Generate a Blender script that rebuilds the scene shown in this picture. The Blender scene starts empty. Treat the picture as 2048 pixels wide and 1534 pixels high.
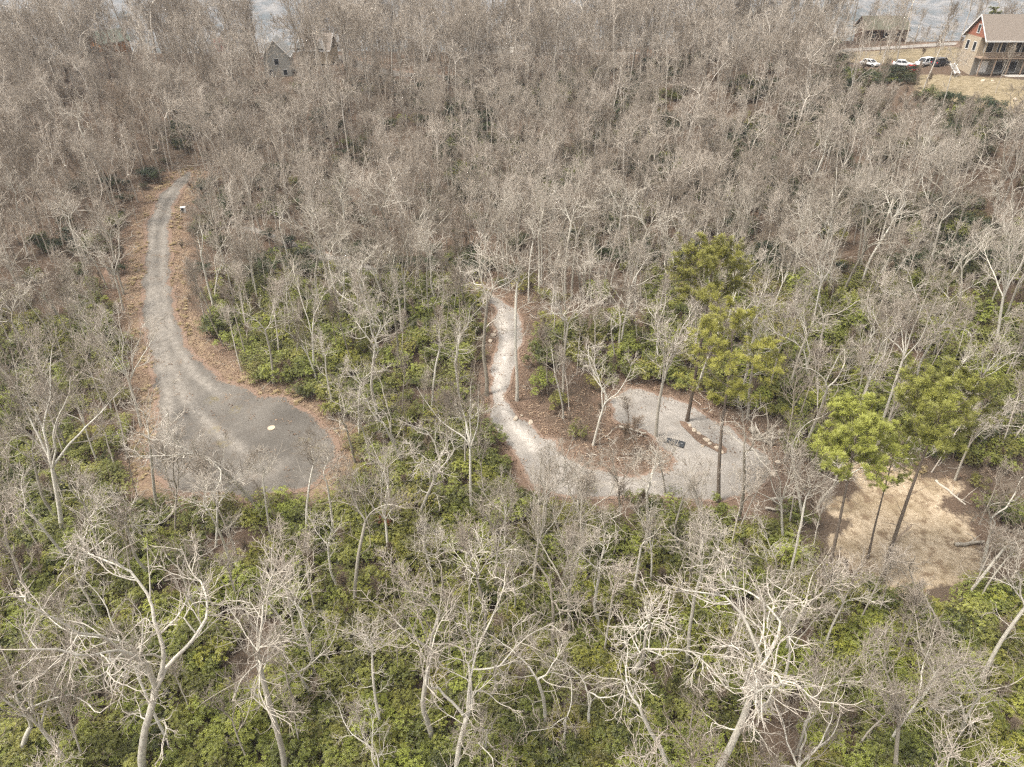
import bpy, bmesh, math, random
import numpy as np
from mathutils import Vector, Matrix, Quaternion
from mathutils.geometry import delaunay_2d_cdt

S = bpy.context.scene
COL = S.collection
R = math.radians
rng = np.random.default_rng(11)
random.seed(5)

# ------------------------------------------------------------------ camera
PITCH = 34.0
CAMZ = 51.0
FPX = 1420.0                       # focal length in photo pixels (2048 wide)
cam_d = bpy.data.cameras.new('camera')
cam_d.sensor_width = 36.0
cam_d.lens = FPX / 2048 * 36.0
cam_d.clip_start = 0.5
cam_d.clip_end = 12000
cam = bpy.data.objects.new('camera', cam_d)
cam.location = (0, 0, CAMZ)
cam.rotation_euler = (R(90 - PITCH), 0, 0)
COL.objects.link(cam)
S.camera = cam

# ------------------------------------------------------------------ sky, sun, exposure
SUN_EL, SUN_AZ = 62.0, 255.0       # azimuth: compass style, from +Y clockwise (high, to the left of the camera)
w = bpy.data.worlds.new('World')
S.world = w
w.use_nodes = True
nt = w.node_tree
nt.nodes.clear()
sky = nt.nodes.new('ShaderNodeTexSky')
sky.sky_type = 'NISHITA'
sky.sun_disc = False
sky.sun_elevation = R(SUN_EL)
sky.sun_rotation = R(SUN_AZ)
sky.dust_density = 4.0
sky.air_density = 1.0
hs = nt.nodes.new('ShaderNodeHueSaturation')      # overcast: a grey-white sky
hs.inputs['Saturation'].default_value = 0.03
bg = nt.nodes.new('ShaderNodeBackground')
bg.inputs['Strength'].default_value = 0.11
wo = nt.nodes.new('ShaderNodeOutputWorld')
nt.links.new(sky.outputs[0], hs.inputs['Color'])
nt.links.new(hs.outputs[0], bg.inputs['Color'])
nt.links.new(bg.outputs[0], wo.inputs['Surface'])

sd = bpy.data.lights.new('sun', 'SUN')
sd.energy = 1.5
sd.angle = R(10)
sd.color = (1.0, 0.93, 0.84)
sun = bpy.data.objects.new('sun', sd)
az, el = R(SUN_AZ), R(SUN_EL)
sdir = Vector((math.sin(az) * math.cos(el), math.cos(az) * math.cos(el), math.sin(el)))
sun.rotation_euler = sdir.to_track_quat('Z', 'Y').to_euler()
sun.location = (0, 0, 120)
COL.objects.link(sun)

S.view_settings.view_transform = 'Standard'
S.view_settings.look = 'None'
S.view_settings.exposure = 1.65
S.view_settings.gamma = 1.0
S.view_settings.use_curve_mapping = False
S.render.engine = 'CYCLES'
S.cycles.max_bounces = 4
S.cycles.diffuse_bounces = 2
S.cycles.glossy_bounces = 1
S.cycles.volume_bounces = 0
S.cycles.use_denoising = False
S.cycles.use_adaptive_sampling = True
S.cycles.adaptive_threshold = 0.01
S.cycles.pixel_filter_type = 'BLACKMAN_HARRIS'
S.cycles.filter_width = 1.3

# ------------------------------------------------------------------ picture <-> place
cp, sp = math.cos(R(PITCH)), math.sin(R(PITCH))

def ray(u, v):
    dx = (np.asarray(u, float) - 1024) / FPX
    dy = -(np.asarray(v, float) - 767) / FPX
    return np.stack([dx, cp + dy * sp, -sp + dy * cp], -1)

def P(u, v, d):
    """world point seen at photo pixel (u, v), at depth d along the view axis"""
    r = ray(u, v)
    return np.array([0, 0, CAMZ]) + r * np.asarray(d)[..., None]

def proj(p):
    p = np.asarray(p, float)
    x, y, z = p[..., 0], p[..., 1], p[..., 2] - CAMZ
    d = y * cp - z * sp
    up = y * sp + z * cp
    d = np.maximum(d, 0.01)
    return 1024 + FPX * x / d, 767 - FPX * up / d, d

# ------------------------------------------------------------------ terrain
CTRL = [(0,1534,54),(500,1534,54),(1024,1534,54.5),(1500,1534,54),(2048,1534,53),
        (0,1250,65),(1024,1250,66),(2048,1250,64),
        (60,1000,83),(350,930,79.5),(500,880,82),(640,900,81),(500,1000,76.5),(800,900,84),
        (1000,680,98),(1100,920,80),(1400,900,80.5),(1300,800,88),(1850,1050,75),(2020,900,84),
        (320,600,108),(315,450,130),(370,350,152),(150,600,112),(480,600,112),(560,490,128),
        (40,500,120),(40,250,168),(200,95,238),(420,120,228),(380,220,190),
        (560,150,207),(700,180,196),(740,135,212),
        (800,400,150),(1024,300,165),(1024,170,198),(1024,110,224),(1250,110,215),
        (1400,420,138),(1400,200,172),(1400,110,195),(1700,420,126),(1700,220,152),
        (1850,135,163),(2000,150,156),(1750,95,195),(2040,250,131),(2040,500,106),(1700,650,98),
        (2040,95,182)]
c3 = np.array([P(*c) for c in CTRL])
extra = np.array([(-200,250,6),(-60,290,8),(60,280,14),(180,250,20),(-220,120,-4),(230,120,14),(200,40,4),(-200,30,-4),(-100,10,-4),(0,5,-4),(100,10,-3)], float)
c3 = np.vstack([c3, extra])
def _phi(r2):
    return np.where(r2 > 1e-9, r2 * np.log(r2 + 1e-12), 0.0)
_n = len(c3)
_d2 = ((c3[:, None, :2] - c3[None, :, :2]) ** 2).sum(-1)
_A = np.zeros((_n + 3, _n + 3))
_A[:_n, :_n] = _phi(_d2) + np.eye(_n) * 600.0
_A[:_n, _n] = 1; _A[:_n, _n + 1:] = c3[:, :2]
_A[_n:, :_n] = _A[:_n, _n:].T
_w = np.linalg.solve(_A, np.concatenate([c3[:, 2], np.zeros(3)]))

def vnoise(x, y, seed=0):
    """smooth value noise, vectorised"""
    xi, yi = np.floor(x).astype(np.int64), np.floor(y).astype(np.int64)
    fx, fy = x - xi, y - yi
    fx, fy = fx * fx * (3 - 2 * fx), fy * fy * (3 - 2 * fy)
    def h(a, b):
        n = (a * 374761393 + b * 668265263 + seed * 1442695041) & 0xffffffff
        n = ((n ^ (n >> 13)) * 1274126177) & 0xffffffff
        return ((n ^ (n >> 16)) & 0xffff) / 65535.0
    return (h(xi, yi) * (1 - fx) + h(xi + 1, yi) * fx) * (1 - fy) + (h(xi, yi + 1) * (1 - fx) + h(xi + 1, yi + 1) * fx) * fy

def sstep(a, b, x):
    t = np.clip((x - a) / (b - a), 0, 1)
    return t * t * (3 - 2 * t)

def height(x, y):
    x, y = np.asarray(x, float), np.asarray(y, float)
    sh = x.shape
    x, y = x.ravel(), y.ravel()
    xc, yc = np.clip(x, -240, 250), np.clip(y, -10, 300)
    z = np.full(x.shape, _w[_n]) + _w[_n + 1] * xc + _w[_n + 2] * yc
    for i in range(_n):
        z += _w[i] * _phi((xc - c3[i, 0]) ** 2 + (yc - c3[i, 1]) ** 2)
    r = np.hypot(x, y)
    far = np.interp(r, [0, 280, 450, 700, 1500, 4000, 5500, 7000, 9000], [0, 0, -60, -160, -330, -370, -120, 420, 600])
    far += (vnoise(x / 330, y / 330, 3) - .5) * 150 * sstep(600, 1600, r) + (vnoise(x / 800, y / 800, 5) - .5) * 260 * sstep(1100, 2200, r) + (vnoise(x / 110, y / 110, 4) - .5) * 40 * sstep(400, 1200, r)
    yc_ = np.interp(x, [-240, -150, -60, 60, 120, 250], [215, 250, 262, 240, 214, 205])
    z -= 42 * sstep(yc_, yc_ + 75, y)
    z -= 30 * sstep(-140, -215, x) * sstep(150, 240, y)
    k = sstep(230, 620, np.hypot(np.maximum(np.abs(x) - 60, 0), np.maximum(y - 40, 0)))
    k = np.maximum(k, sstep(60, 500, -y))
    z = z * (1 - k) + far * k
    return z.reshape(sh)

def bumps(x, y):
    return (vnoise(x / 7, y / 7, 8) - .5) * .5 + (vnoise(x / 2.1, y / 2.1, 9) - .5) * .18

def G(u, v):
    """ground point under photo pixel (vectorised)"""
    r = ray(u, v)
    o = np.array([0, 0, CAMZ])
    sh = r.shape[:-1]
    t = np.full(sh, 20.0); done = np.zeros(sh, bool)
    for _ in range(60):
        p = o + r * t[..., None]
        gap = p[..., 2] - height(p[..., 0], p[..., 1])
        t = t + np.clip(gap / (abs(r[..., 2]) + .35), -20, 40) * .8
        t = np.clip(t, 5, 4000)
    p = o + r * t[..., None]
    p[..., 2] = height(p[..., 0], p[..., 1])
    return p

def inpoly(px, py, poly):
    px, py = np.asarray(px, float), np.asarray(py, float)
    ins = np.zeros(px.shape, bool)
    n = len(poly)
    for i in range(n):
        x0, y0 = poly[i]; x1, y1 = poly[(i + 1) % n]
        c = ((y0 > py) != (y1 > py))
        ins ^= c & (px < (x1 - x0) * (py - y0) / (y1 - y0 + 1e-12) + x0)
    return ins

def polydist(px, py, poly):
    d = np.full(np.asarray(px).shape, 1e9)
    n = len(poly)
    for i in range(n):
        a = np.array(poly[i]); b = np.array(poly[(i + 1) % n])
        ab = b - a
        t = np.clip(((px - a[0]) * ab[0] + (py - a[1]) * ab[1]) / (ab @ ab + 1e-9), 0, 1)
        d = np.minimum(d, np.hypot(px - a[0] - t * ab[0], py - a[1] - t * ab[1]))
    return d

# outlines read off the photograph (photo pixels), carried onto the ground
PX_ROAD = [(378,338),(352,352),(322,378),(298,415),(286,455),(284,520),(279,580),(281,640),(290,700),(302,760),(312,830),(296,875),(290,920),(302,955),(350,985),(430,1000),(520,1000),(600,985),(655,955),(676,910),(668,865),(630,825),(575,795),(520,785),(462,762),(420,735),(390,700),(368,660),(354,600),(346,540),(341,480),(346,430),(362,390),(392,352),(398,338)]
PX_DRIVE = [(920,570),(955,588),(985,612),(990,650),(992,700),(978,745),(972,790),(980,840),(1010,880),(1030,930),(1070,975),(1130,998),(1240,1002),(1330,1004),(1430,1004),(1508,985),(1552,948),(1532,905),(1470,858),(1390,813),(1310,778),(1265,768),(1222,792),(1222,836),(1262,858),(1312,884),(1342,908),(1346,930),(1318,944),(1240,945),(1160,925),(1120,895),(1085,865),(1052,838),(1022,815),(1010,790),(1025,750),(1048,700),(1056,655),(1040,625),(1000,600),(960,570)]
PX_DRIVE_UP = [(470,460),(520,470),(560,490),(615,512),(680,535),(760,560),(860,575),(920,570),(960,570),(925,552),(840,548),(760,535),(690,512),(620,495),(575,478),(530,458),(480,448)]
PX_STRIP = [(1362,842),(1380,846),(1402,862),(1428,882),(1458,904),(1462,914),(1444,914),(1415,897),(1386,872),(1362,854)]
PX_SAND = [(1690,915),(1740,925),(1850,960),(1905,1000),(1945,1050),(1965,1090),(1930,1130),(1890,1170),(1830,1200),(1760,1180),(1700,1140),(1660,1110),(1665,1050),(1680,980)]
PX_LAWN = [(1830,150),(1915,150),(2060,160),(2120,240),(2060,240),(1960,215),(1870,200),(1835,185)]
PX_SHELF = [(1655,118),(1700,104),(1800,100),(1920,92),(1922,112),(1915,128),(1800,128),(1700,126)]
PX_LANE = [(1640,106),(1700,97),(1800,92),(1918,84),(1918,90),(1800,98),(1700,103),(1645,113)]
PX_TOPROAD = [(655,104),(690,112),(730,124),(765,138),(830,147),(900,150),(900,156),(825,156),(750,150),(715,138),(680,122),(650,110)]
PX_PATCH = [(205,538),(235,530),(252,540),(250,554),(220,560),(200,552)]
PX_CROSSROAD = [(930,104),(1040,103),(1150,105),(1300,104),(1300,109),(1150,111),(1040,109),(930,110)]

def carry(px):
    """densify a pixel outline, roughen it a little and lay it on the ground -> Nx2"""
    q = []
    for i in range(len(px)):
        a, b = np.array(px[i], float), np.array(px[(i + 1) % len(px)], float)
        k = max(1, int(np.hypot(*(b - a)) / 12))
        for j in range(k):
            q.append(a + (b - a) * j / k)
    q = np.array(q)
    g = G(q[:, 0], q[:, 1])[:, :2]
    g = (np.roll(g, 1, 0) + g * 2 + np.roll(g, -1, 0)) / 4
    g = g + np.stack([vnoise(g[:, 0] / 1.7, g[:, 1] / 1.7, 31) - .5, vnoise(g[:, 0] / 1.7, g[:, 1] / 1.7, 32) - .5], 1) * 1.3
    return g
W_ROAD, W_DRIVE, W_UP = carry(PX_ROAD), carry(PX_DRIVE), carry(PX_DRIVE_UP)
W_STRIP, W_SAND, W_LAWN, W_SHELF, W_LANE, W_TOP, W_PATCH, W_CROSS = map(carry, (PX_STRIP, PX_SAND, PX_LAWN, PX_SHELF, PX_LANE, PX_TOPROAD, PX_PATCH, PX_CROSSROAD))

def signed(px, py, poly):
    d = polydist(px, py, poly)
    return np.where(inpoly(px, py, poly), -d, d)

# ------------------------------------------------------------------ helpers: objects, meshes, materials
def tag(o, label=None, cat=None, group=None, kind=None):
    if label: o['label'] = label
    if cat: o['category'] = cat
    if group: o['group'] = group
    if kind: o['kind'] = kind
    return o

def link(name, data, parent=None, loc=(0, 0, 0)):
    o = bpy.data.objects.new(name, data)
    o.location = loc
    if parent: o.parent = parent
    COL.objects.link(o)
    return o

def empty(name, loc=(0, 0, 0), rz=0.0):
    o = bpy.data.objects.new(name, None)
    o.empty_display_size = .3
    o.location = loc
    o.rotation_euler = (0, 0, rz)
    COL.objects.link(o)
    return o

def copy_tree(o, parent=None):
    c = o.copy()
    COL.objects.link(c)
    c.parent = parent
    for ch in list(KIDS.get(o.name, ())):
        copy_tree(ch, c)
    return c
KIDS = {}
def part(name, data, parent, loc=(0, 0, 0)):
    o = link(name, data, parent, loc)
    KIDS.setdefault(parent.name, []).append(o)
    return o

def np_mesh(name, V, faces, mats, fmat=None, attrs=None, smooth=False):
    """faces: list of (M,k) int arrays"""
    me = bpy.data.meshes.new(name)
    V = np.asarray(V, np.float32)
    me.vertices.add(len(V))
    me.vertices.foreach_set('co', V.ravel())
    loops = np.concatenate([f.ravel() for f in faces]).astype(np.int32)
    cnt = np.concatenate([np.full(len(f), f.shape[1], np.int32) for f in faces])
    me.loops.add(len(loops))
    me.loops.foreach_set('vertex_index', loops)
    me.polygons.add(len(cnt))
    me.polygons.foreach_set('loop_start', np.concatenate([[0], np.cumsum(cnt)[:-1]]).astype(np.int32))
    me.polygons.foreach_set('loop_total', cnt)
    if fmat is not None: me.polygons.foreach_set('material_index', np.asarray(fmat, np.int32))
    me.polygons.foreach_set('use_smooth', np.full(len(cnt), smooth, bool))
    for m in mats: me.materials.append(m)
    for k, (dom, a) in (attrs or {}).items():
        at = me.attributes.new(k, 'FLOAT', dom)
        at.data.foreach_set('value', np.asarray(a, np.float32).ravel())
    me.update()
    me.validate()
    return me

class MB:
    """collects boxes, prisms, tubes into one mesh"""
    def __init__(s): s.v, s.f = [], []
    def add(s, V, F):
        o = len(s.v); s.v += [tuple(map(float, p)) for p in V]; s.f += [tuple(i + o for i in f) for f in F]
        return s
    def box(s, a, b):
        x0, y0, z0 = a; x1, y1, z1 = b
        return s.add([(x0,y0,z0),(x1,y0,z0),(x1,y1,z0),(x0,y1,z0),(x0,y0,z1),(x1,y0,z1),(x1,y1,z1),(x0,y1,z1)],
                     [(3,2,1,0),(4,5,6,7),(0,1,5,4),(1,2,6,5),(2,3,7,6),(3,0,4,7)])
    def prism(s, poly, d):
        """closed 3D polygon extruded by vector d"""
        n = len(poly); d = Vector(d); a = [Vector(p) for p in poly]
        return s.add([*a, *[p + d for p in a]], [tuple(range(n))[::-1], tuple(range(n, 2 * n))] + [(i, (i + 1) % n, n + (i + 1) % n, n + i) for i in range(n)])
    def tube(s, pts, rad, k=8):
        pts = [Vector(p) for p in pts]; V, F = [], []
        for i, p in enumerate(pts):
            t = (pts[min(i + 1, len(pts) - 1)] - pts[max(i - 1, 0)]).normalized()
            a = t.orthogonal().normalized(); b = t.cross(a)
            r = rad[i] if hasattr(rad, '__len__') else rad
            V += [p + (a * math.cos(2 * math.pi * j / k) + b * math.sin(2 * math.pi * j / k)) * r for j in range(k)]
        for i in range(len(pts) - 1):
            for j in range(k):
                F.append((i * k + j, i * k + (j + 1) % k, (i + 1) * k + (j + 1) % k, (i + 1) * k + j))
        F += [tuple(range(k))[::-1], tuple(range((len(pts) - 1) * k, len(pts) * k))]
        return s.add(V, F)
    def mesh(s, name, mat, bevel=0):
        me = bpy.data.meshes.new(name)
        me.from_pydata(s.v, [], s.f)
        me.materials.append(mat)
        if bevel:
            bm = bmesh.new(); bm.from_mesh(me)
            bmesh.ops.bevel(bm, geom=bm.edges[:], offset=bevel, segments=2, affect='EDGES', profile=.6)
            bm.to_mesh(me); bm.free()
        me.update()
        return me
    def build(s, name, mat, parent=None, bevel=0):
        me = s.mesh(name, mat, bevel)
        return part(name, me, parent) if parent else link(name, me)

def lin(*c):
    return tuple((x / 12.92 if x <= .04045 else ((x + .055) / 1.055) ** 2.4) for x in (v / 255 for v in c)) + (1.0,)

class NT:
    def __init__(s, name, rough=.9, spec=.2):
        s.m = bpy.data.materials.new(name); s.m.use_nodes = True
        s.t = s.m.node_tree; s.b = s.t.nodes['Principled BSDF']
        s.b.inputs['Roughness'].default_value = rough
        s.b.inputs['Specular IOR Level'].default_value = spec
    def n(s, typ, **kw):
        nd = s.t.nodes.new(typ)
        for k, v in kw.items():
            if k.startswith('i_'):
                nd.inputs[k[2:].replace('_', ' ')].default_value = v
            else: setattr(nd, k, v)
        return nd
    def l(s, a, b): s.t.links.new(a, b)
    def coord(s, kind='Object'):
        return s.n('ShaderNodeTexCoord').outputs[kind]
    def pos(s): return s.n('ShaderNodeNewGeometry').outputs['Position']
    def noise(s, scale, detail=4, vec=None, rough=.6):
        nd = s.n('ShaderNodeTexNoise'); nd.inputs['Scale'].default_value = scale; nd.inputs['Detail'].default_value = detail; nd.inputs['Roughness'].default_value = rough
        if vec is not None: s.l(vec, nd.inputs['Vector'])
        return nd.outputs['Fac']
    def ramp(s, fac, stops):
        nd = s.n('ShaderNodeValToRGB'); e = nd.color_ramp.elements
        while len(e) < len(stops): e.new(.5)
        for i, (p, c) in enumerate(stops): e[i].position = p; e[i].color = c if len(c) == 4 else (*c, 1)
        s.l(fac, nd.inputs[0]); return nd.outputs[0]
    def mix(s, fac, a, b, mode='MIX'):
        nd = s.n('ShaderNodeMix', data_type='RGBA', blend_type=mode)
        for sock, val in ((nd.inputs[0], fac), (nd.inputs[6], a), (nd.inputs[7], b)):
            if hasattr(val, 'is_linked'): s.l(val, sock)
            elif sock == nd.inputs[0]: sock.default_value = val
            else: sock.default_value = val if len(val) == 4 else (*val, 1)
        return nd.outputs[2]
    def math(s, op, a, b=0.0, c=0.0):
        nd = s.n('ShaderNodeMath', operation=op)
        for i, v in enumerate((a, b, c)):
            if hasattr(v, 'is_linked'): s.l(v, nd.inputs[i])
            else: nd.inputs[i].default_value = v
        return nd.outputs[0]
    def mr(s, v, a, b, c=0.0, d=1.0):
        nd = s.n('ShaderNodeMapRange'); s.l(v, nd.inputs[0])
        for i, x in enumerate((a, b, c, d)): nd.inputs[i + 1].default_value = x
        return nd.outputs[0]
    def attr(s, name): return s.n('ShaderNodeAttribute', attribute_name=name).outputs['Fac']
    def rnd(s): return s.n('ShaderNodeObjectInfo').outputs['Random']
    def bump(s, h, strength=.5, dist=.1):
        nd = s.n('ShaderNodeBump'); nd.inputs['Strength'].default_value = strength; nd.inputs['Distance'].default_value = dist
        s.l(h, nd.inputs['Height']); s.l(nd.outputs[0], s.b.inputs['Normal'])
    def out(s, col):
        if hasattr(col, 'is_linked'): s.l(col, s.b.inputs['Base Color'])
        else: s.b.inputs['Base Color'].default_value = col if len(col) == 4 else (*col, 1)
        return s.m

def plain(name, col, rough=.7, var=.25, scale=3.0, metal=0.0, spec=.3):
    """solid colour with a mottled wear noise"""
    a = NT(name, rough, spec)
    a.b.inputs['Metallic'].default_value = metal
    c = np.array(col[:3])
    f = a.noise(scale, 6, a.coord())
    return a.out(a.ramp(f, [(.25, tuple(c * (1 - var))), (.75, tuple(np.minimum(c * (1 + var), .95)))]))

# ---- ground
def m_ground():
    a = NT('ground_leaf_litter', .95, .1)
    p = a.pos()
    f1, f2, f3, f4 = a.noise(.09, 5, p), a.noise(1.3, 6, p, .7), a.noise(9.0, 4, p, .7), a.noise(.35, 4, p)
    litter = a.ramp(f3, [(.28, (.038, .026, .018)), (.5, (.115, .08, .056)), (.72, (.22, .16, .115))])
    grey = a.ramp(f3, [(.3, (.05, .038, .028)), (.7, (.19, .14, .10))])
    c = a.mix(a.mr(f1, .42, .6), litter, grey)
    c = a.mix(a.mr(f2, .55, .8, 0, .55), c, (.10, .062, .042))
    red = a.ramp(f3, [(.25, (.09, .056, .038)), (.5, (.20, .135, .096)), (.75, (.34, .25, .185))])
    c = a.mix(a.math('MULTIPLY', a.attr('verge'), a.mr(f4, .25, .6, .35, 1)), c, red)
    straw = a.ramp(f3, [(.25, (.16, .11, .07)), (.55, (.33, .245, .155)), (.8, (.46, .36, .24))])
    c = a.mix(a.math('MULTIPLY', a.attr('straw'), a.mr(f2, .38, .55)), c, straw)
    sand = a.ramp(a.noise(2.2, 7, p, .75), [(.25, (.20, .14, .085)), (.42, (.37, .285, .19)), (.6, (.52, .42, .30)), (.8, (.42, .31, .20))])
    sand = a.mix(a.mr(f4, .46, .6, 0, .6), sand, (.24, .18, .105))
    sand = a.mix(a.mr(f3, .6, .75, 0, .6), sand, (.26, .20, .10))
    sand = a.mix(a.mr(a.noise(.7, 7, p, .75), .53, .6, 0, .7), sand, (.185, .125, .08))
    sw = a.mr(a.math('ADD', a.attr('sand'), a.math('MULTIPLY', a.math('SUBTRACT', f2, .5), .9)), .4, .6)
    c = a.mix(sw, c, sand)
    grass = a.ramp(a.noise(1.0, 7, p, .75), [(.3, (.13, .10, .055)), (.5, (.25, .20, .125)), (.72, (.35, .285, .195))])
    c = a.mix(a.mr(a.math('ADD', a.attr('lawn'), a.math('MULTIPLY', a.math('SUBTRACT', f2, .5), .7)), .4, .6), c, grass)
    # distant woods: winter brown with evergreen patches
    wood = a.ramp(a.noise(.012, 9, p, .7), [(.4, (.02, .03, .016)), (.5, (.11, .095, .07)), (.6, (.24, .205, .16))])
    c = a.mix(a.attr('far'), c, wood)
    a.bump(a.math('ADD', f2, f3), .9, .12)
    return a.out(c)

def m_gravel(name, base, warm, edge_amt=.9):
    a = NT(name, .92, .15)
    p = a.pos()
    c0 = np.array(base)
    f1, f2, f3 = a.noise(.25, 5, p), a.noise(14.0, 3, p, .8), a.noise(1.6, 6, p, .7)
    c = a.ramp(f2, [(.25, tuple(c0 * .55)), (.5, tuple(c0)), (.75, tuple(c0 * 1.4))])
    c = a.mix(a.mr(f1, .42, .6, 0, .75), c, tuple(c0 * .6))
    c = a.mix(a.mr(a.noise(.5, 5, p, .7), .56, .72, 0, .55), c, warm)
    rut = a.attr('rut')                                            # tyre-worn lanes
    c = a.mix(a.mr(a.noise(3.2, 8, p, .85), .42, .58, 0, .5), c, tuple(c0 * .55))
    c = a.mix(a.mr(a.noise(7.0, 6, p, .85), .56, .66, 0, .55), c, tuple(np.minimum(c0 * 1.7, .6)))
    c = a.mix(a.math('MULTIPLY', rut, a.mr(f3, .35, .62, .2, .95)), c, tuple(np.minimum(c0 * 1.55, .6)))
    c = a.mix(a.math('MULTIPLY', a.attr('dark'), a.mr(f1, .3, .6, .45, .85)), c, tuple(c0 * .52))
    lit = a.ramp(f2, [(.25, (.10, .06, .042)), (.5, (.225, .15, .107)), (.75, (.37, .27, .195))])
    e = a.mr(a.math('ADD', a.attr('edge'), a.math('MULTIPLY', a.math('SUBTRACT', f3, .5), 1.5)), .38, .62, 0, edge_amt)
    c = a.mix(e, c, lit)
    c = a.mix(a.mr(a.math('MULTIPLY', a.attr('tuft'), a.mr(f3, .35, .6)), .25, .6, 0, .5), c, (.19, .155, .075))
    a.bump(a.math('ADD', f2, f3), .7, .05)
    return a.out(c)

def m_bark(name, trunk, limb, twig, lichen=.6):
    a = NT(name, .95, .1)
    p = a.coord()
    th = a.attr('thick')
    f1, f2 = a.noise(5.0, 6, p, .75), a.noise(17.0, 4, p, .75)
    tw = a.mix(a.mr(th, .012, .05), twig, limb)
    c = a.mix(a.mr(th, .10, .20), tw, trunk)
    lc = a.mr(f1, .66 - lichen * .35, .78 - lichen * .3, 0, .75)
    c = a.mix(a.math('MULTIPLY', lc, a.mr(th, .008, .03)), c, (.68, .66, .58))
    c = a.mix(a.mr(f2, .47, .66, 0, .7), c, tuple(np.array(trunk) * .5))
    r = a.rnd()
    c = a.mix(1.0, c, a.ramp(r, [(0, (.46, .42, .37)), (.35, (.80, .77, .72)), (1, (1.12, 1.1, 1.06))]), 'MULTIPLY')
    a.bump(f2, .5, .04)
    return a.out(c)

def m_leaf(name, dark, mid, light, rough=.42):
    a = NT(name, rough, .4)
    t = a.math('ADD', a.math('MULTIPLY', a.attr('tone'), .62), a.math('MULTIPLY', a.rnd(), .42))
    c = a.ramp(t, [(.08, dark), (.45, mid), (.9, light)])
    r2 = a.math('FRACT', a.math('MULTIPLY', a.rnd(), 7.31))
    c = a.mix(a.mr(r2, .5, 1, 0, .5), c, a.mix(1.0, c, (1.15, .88, .72), 'MULTIPLY'))
    return a.out(c)

M = {}
M['ground'] = m_ground()
M['road'] = m_gravel('dark_gravel', (.185, .165, .14), (.23, .165, .11))
M['drive'] = m_gravel('pale_gravel', (.34, .308, .27), (.29, .235, .18))
M['bark'] = m_bark('lichened_bark', (.31, .28, .24), (.65, .605, .545), (.49, .435, .375), .8)
M['barkfar'] = m_bark('grey_brown_bark', (.26, .23, .19), (.62, .56, .50), (.475, .415, .355), .55)
M['barkdark'] = m_bark('dark_pine_bark', (.16, .13, .105), (.22, .18, .15), (.24, .2, .165), .12)
M['twiggy'] = m_bark('brown_twig_bark', (.19, .15, .12), (.30, .24, .19), (.34, .27, .21), .25)
M['dead'] = m_bark('bleached_deadwood', (.42, .37, .31), (.52, .48, .42), (.5, .46, .4), .5)
M['rhodo'] = m_leaf('laurel_leaf', (.030, .034, .010), (.145, .158, .029), (.30, .33, .052))
M['rhodo2'] = m_leaf('olive_leaf', (.040, .040, .013), (.150, .152, .033), (.30, .305, .062))
M['pine'] = m_leaf('pine_needle', (.07, .07, .022), (.18, .19, .034), (.29, .31, .055), .55)
M['hemlock'] = m_leaf('hemlock_needle', (.012, .02, .009), (.035, .05, .018), (.08, .095, .03), .6)
M['olive_dark'] = m_leaf('dark_olive_leaf', (.022, .022, .009), (.065, .066, .022), (.13, .125, .04))
M['deadleaf'] = m_leaf('rust_leaf', (.09, .03, .012), (.22, .07, .025), (.34, .13, .05), .8)

# ------------------------------------------------------------------ ground
def axis(core0, core1, step, end0, end1, g=1.16):
    a = list(np.arange(core0, core1 + .01, step))
    s, x = step, a[-1]
    while x < end1: s *= g; x += s; a.append(x)
    s, x, b = step, a[0], []
    while x > end0: s *= g; x -= s; b.append(x)
    return np.array(b[::-1] + a)
gx = axis(-120, 130, 1.25, -8000, 8000)
gy = axis(12, 210, 1.25, -700, 8600)
X, Y = np.meshgrid(gx, gy)
Z = height(X, Y)
xs, ys = X.ravel(), Y.ravel()
core = (np.abs(xs) < 170) & (ys > 0) & (ys < 330)
def sd_all(x, y, polys):
    d = np.full(x.shape, 1e9)
    for p in polys: d = np.minimum(d, signed(x, y, p))
    return d
dr = np.full(xs.shape, 99.0); dd = dr.copy(); ds = dr.copy(); dl = dr.copy()
dr[core] = sd_all(xs[core], ys[core], [W_ROAD])
dd[core] = sd_all(xs[core], ys[core], [W_DRIVE, W_PATCH, W_LANE, W_TOP, W_CROSS])
ds[core] = signed(xs[core], ys[core], W_SAND)
dl[core] = sd_all(xs[core], ys[core], [W_LAWN, W_SHELF])
du_ = np.full(xs.shape, 99.0); du_[core] = signed(xs[core], ys[core], W_UP)
flat = np.minimum(np.minimum(dr, dd), du_)
wob = (vnoise(xs / 3.1, ys / 3.1, 91) - .5) * 3.4 + (vnoise(xs / 1.3, ys / 1.3, 92) - .5) * 1.4
ds = ds + wob * 1.5 + (vnoise(xs / 6, ys / 6, 93) - .5) * 4
bz = bumps(xs, ys) * sstep(1.0, 4.0, flat) * (1 - .6 * sstep(1, -2, ds))
farb = sstep(350, 700, np.hypot(xs, ys))
rough = (vnoise(xs / 23, ys / 23, 21) - .5) * 26 + (vnoise(xs / 9, ys / 9, 22) - .5) * 10
Zv = Z.ravel() + bz * (1 - farb) + rough * sstep(420, 800, np.hypot(xs, ys))
nx_, ny_ = len(gx), len(gy)
ii = (np.arange(ny_ - 1)[:, None] * nx_ + np.arange(nx_ - 1)[None]).ravel()
quads = np.stack([ii, ii + 1, ii + nx_ + 1, ii + nx_], 1)
att = {'verge': ('POINT', np.clip(1.25 - np.maximum(np.minimum(dr, dd + 1.5) + wob * 1.3, 0) / 4.0, 0, 1)),
       'straw': ('POINT', np.clip(1 - np.abs(dr - .8 + wob * .6) / 1.5, 0, 1)),
       'sand': ('POINT', np.clip(.5 - ds / 5, 0, 1)),
       'lawn': ('POINT', np.clip(.5 - dl / 6, 0, 1)),
       'far': ('POINT', sstep(330, 520, np.hypot(xs, ys)))}
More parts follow.
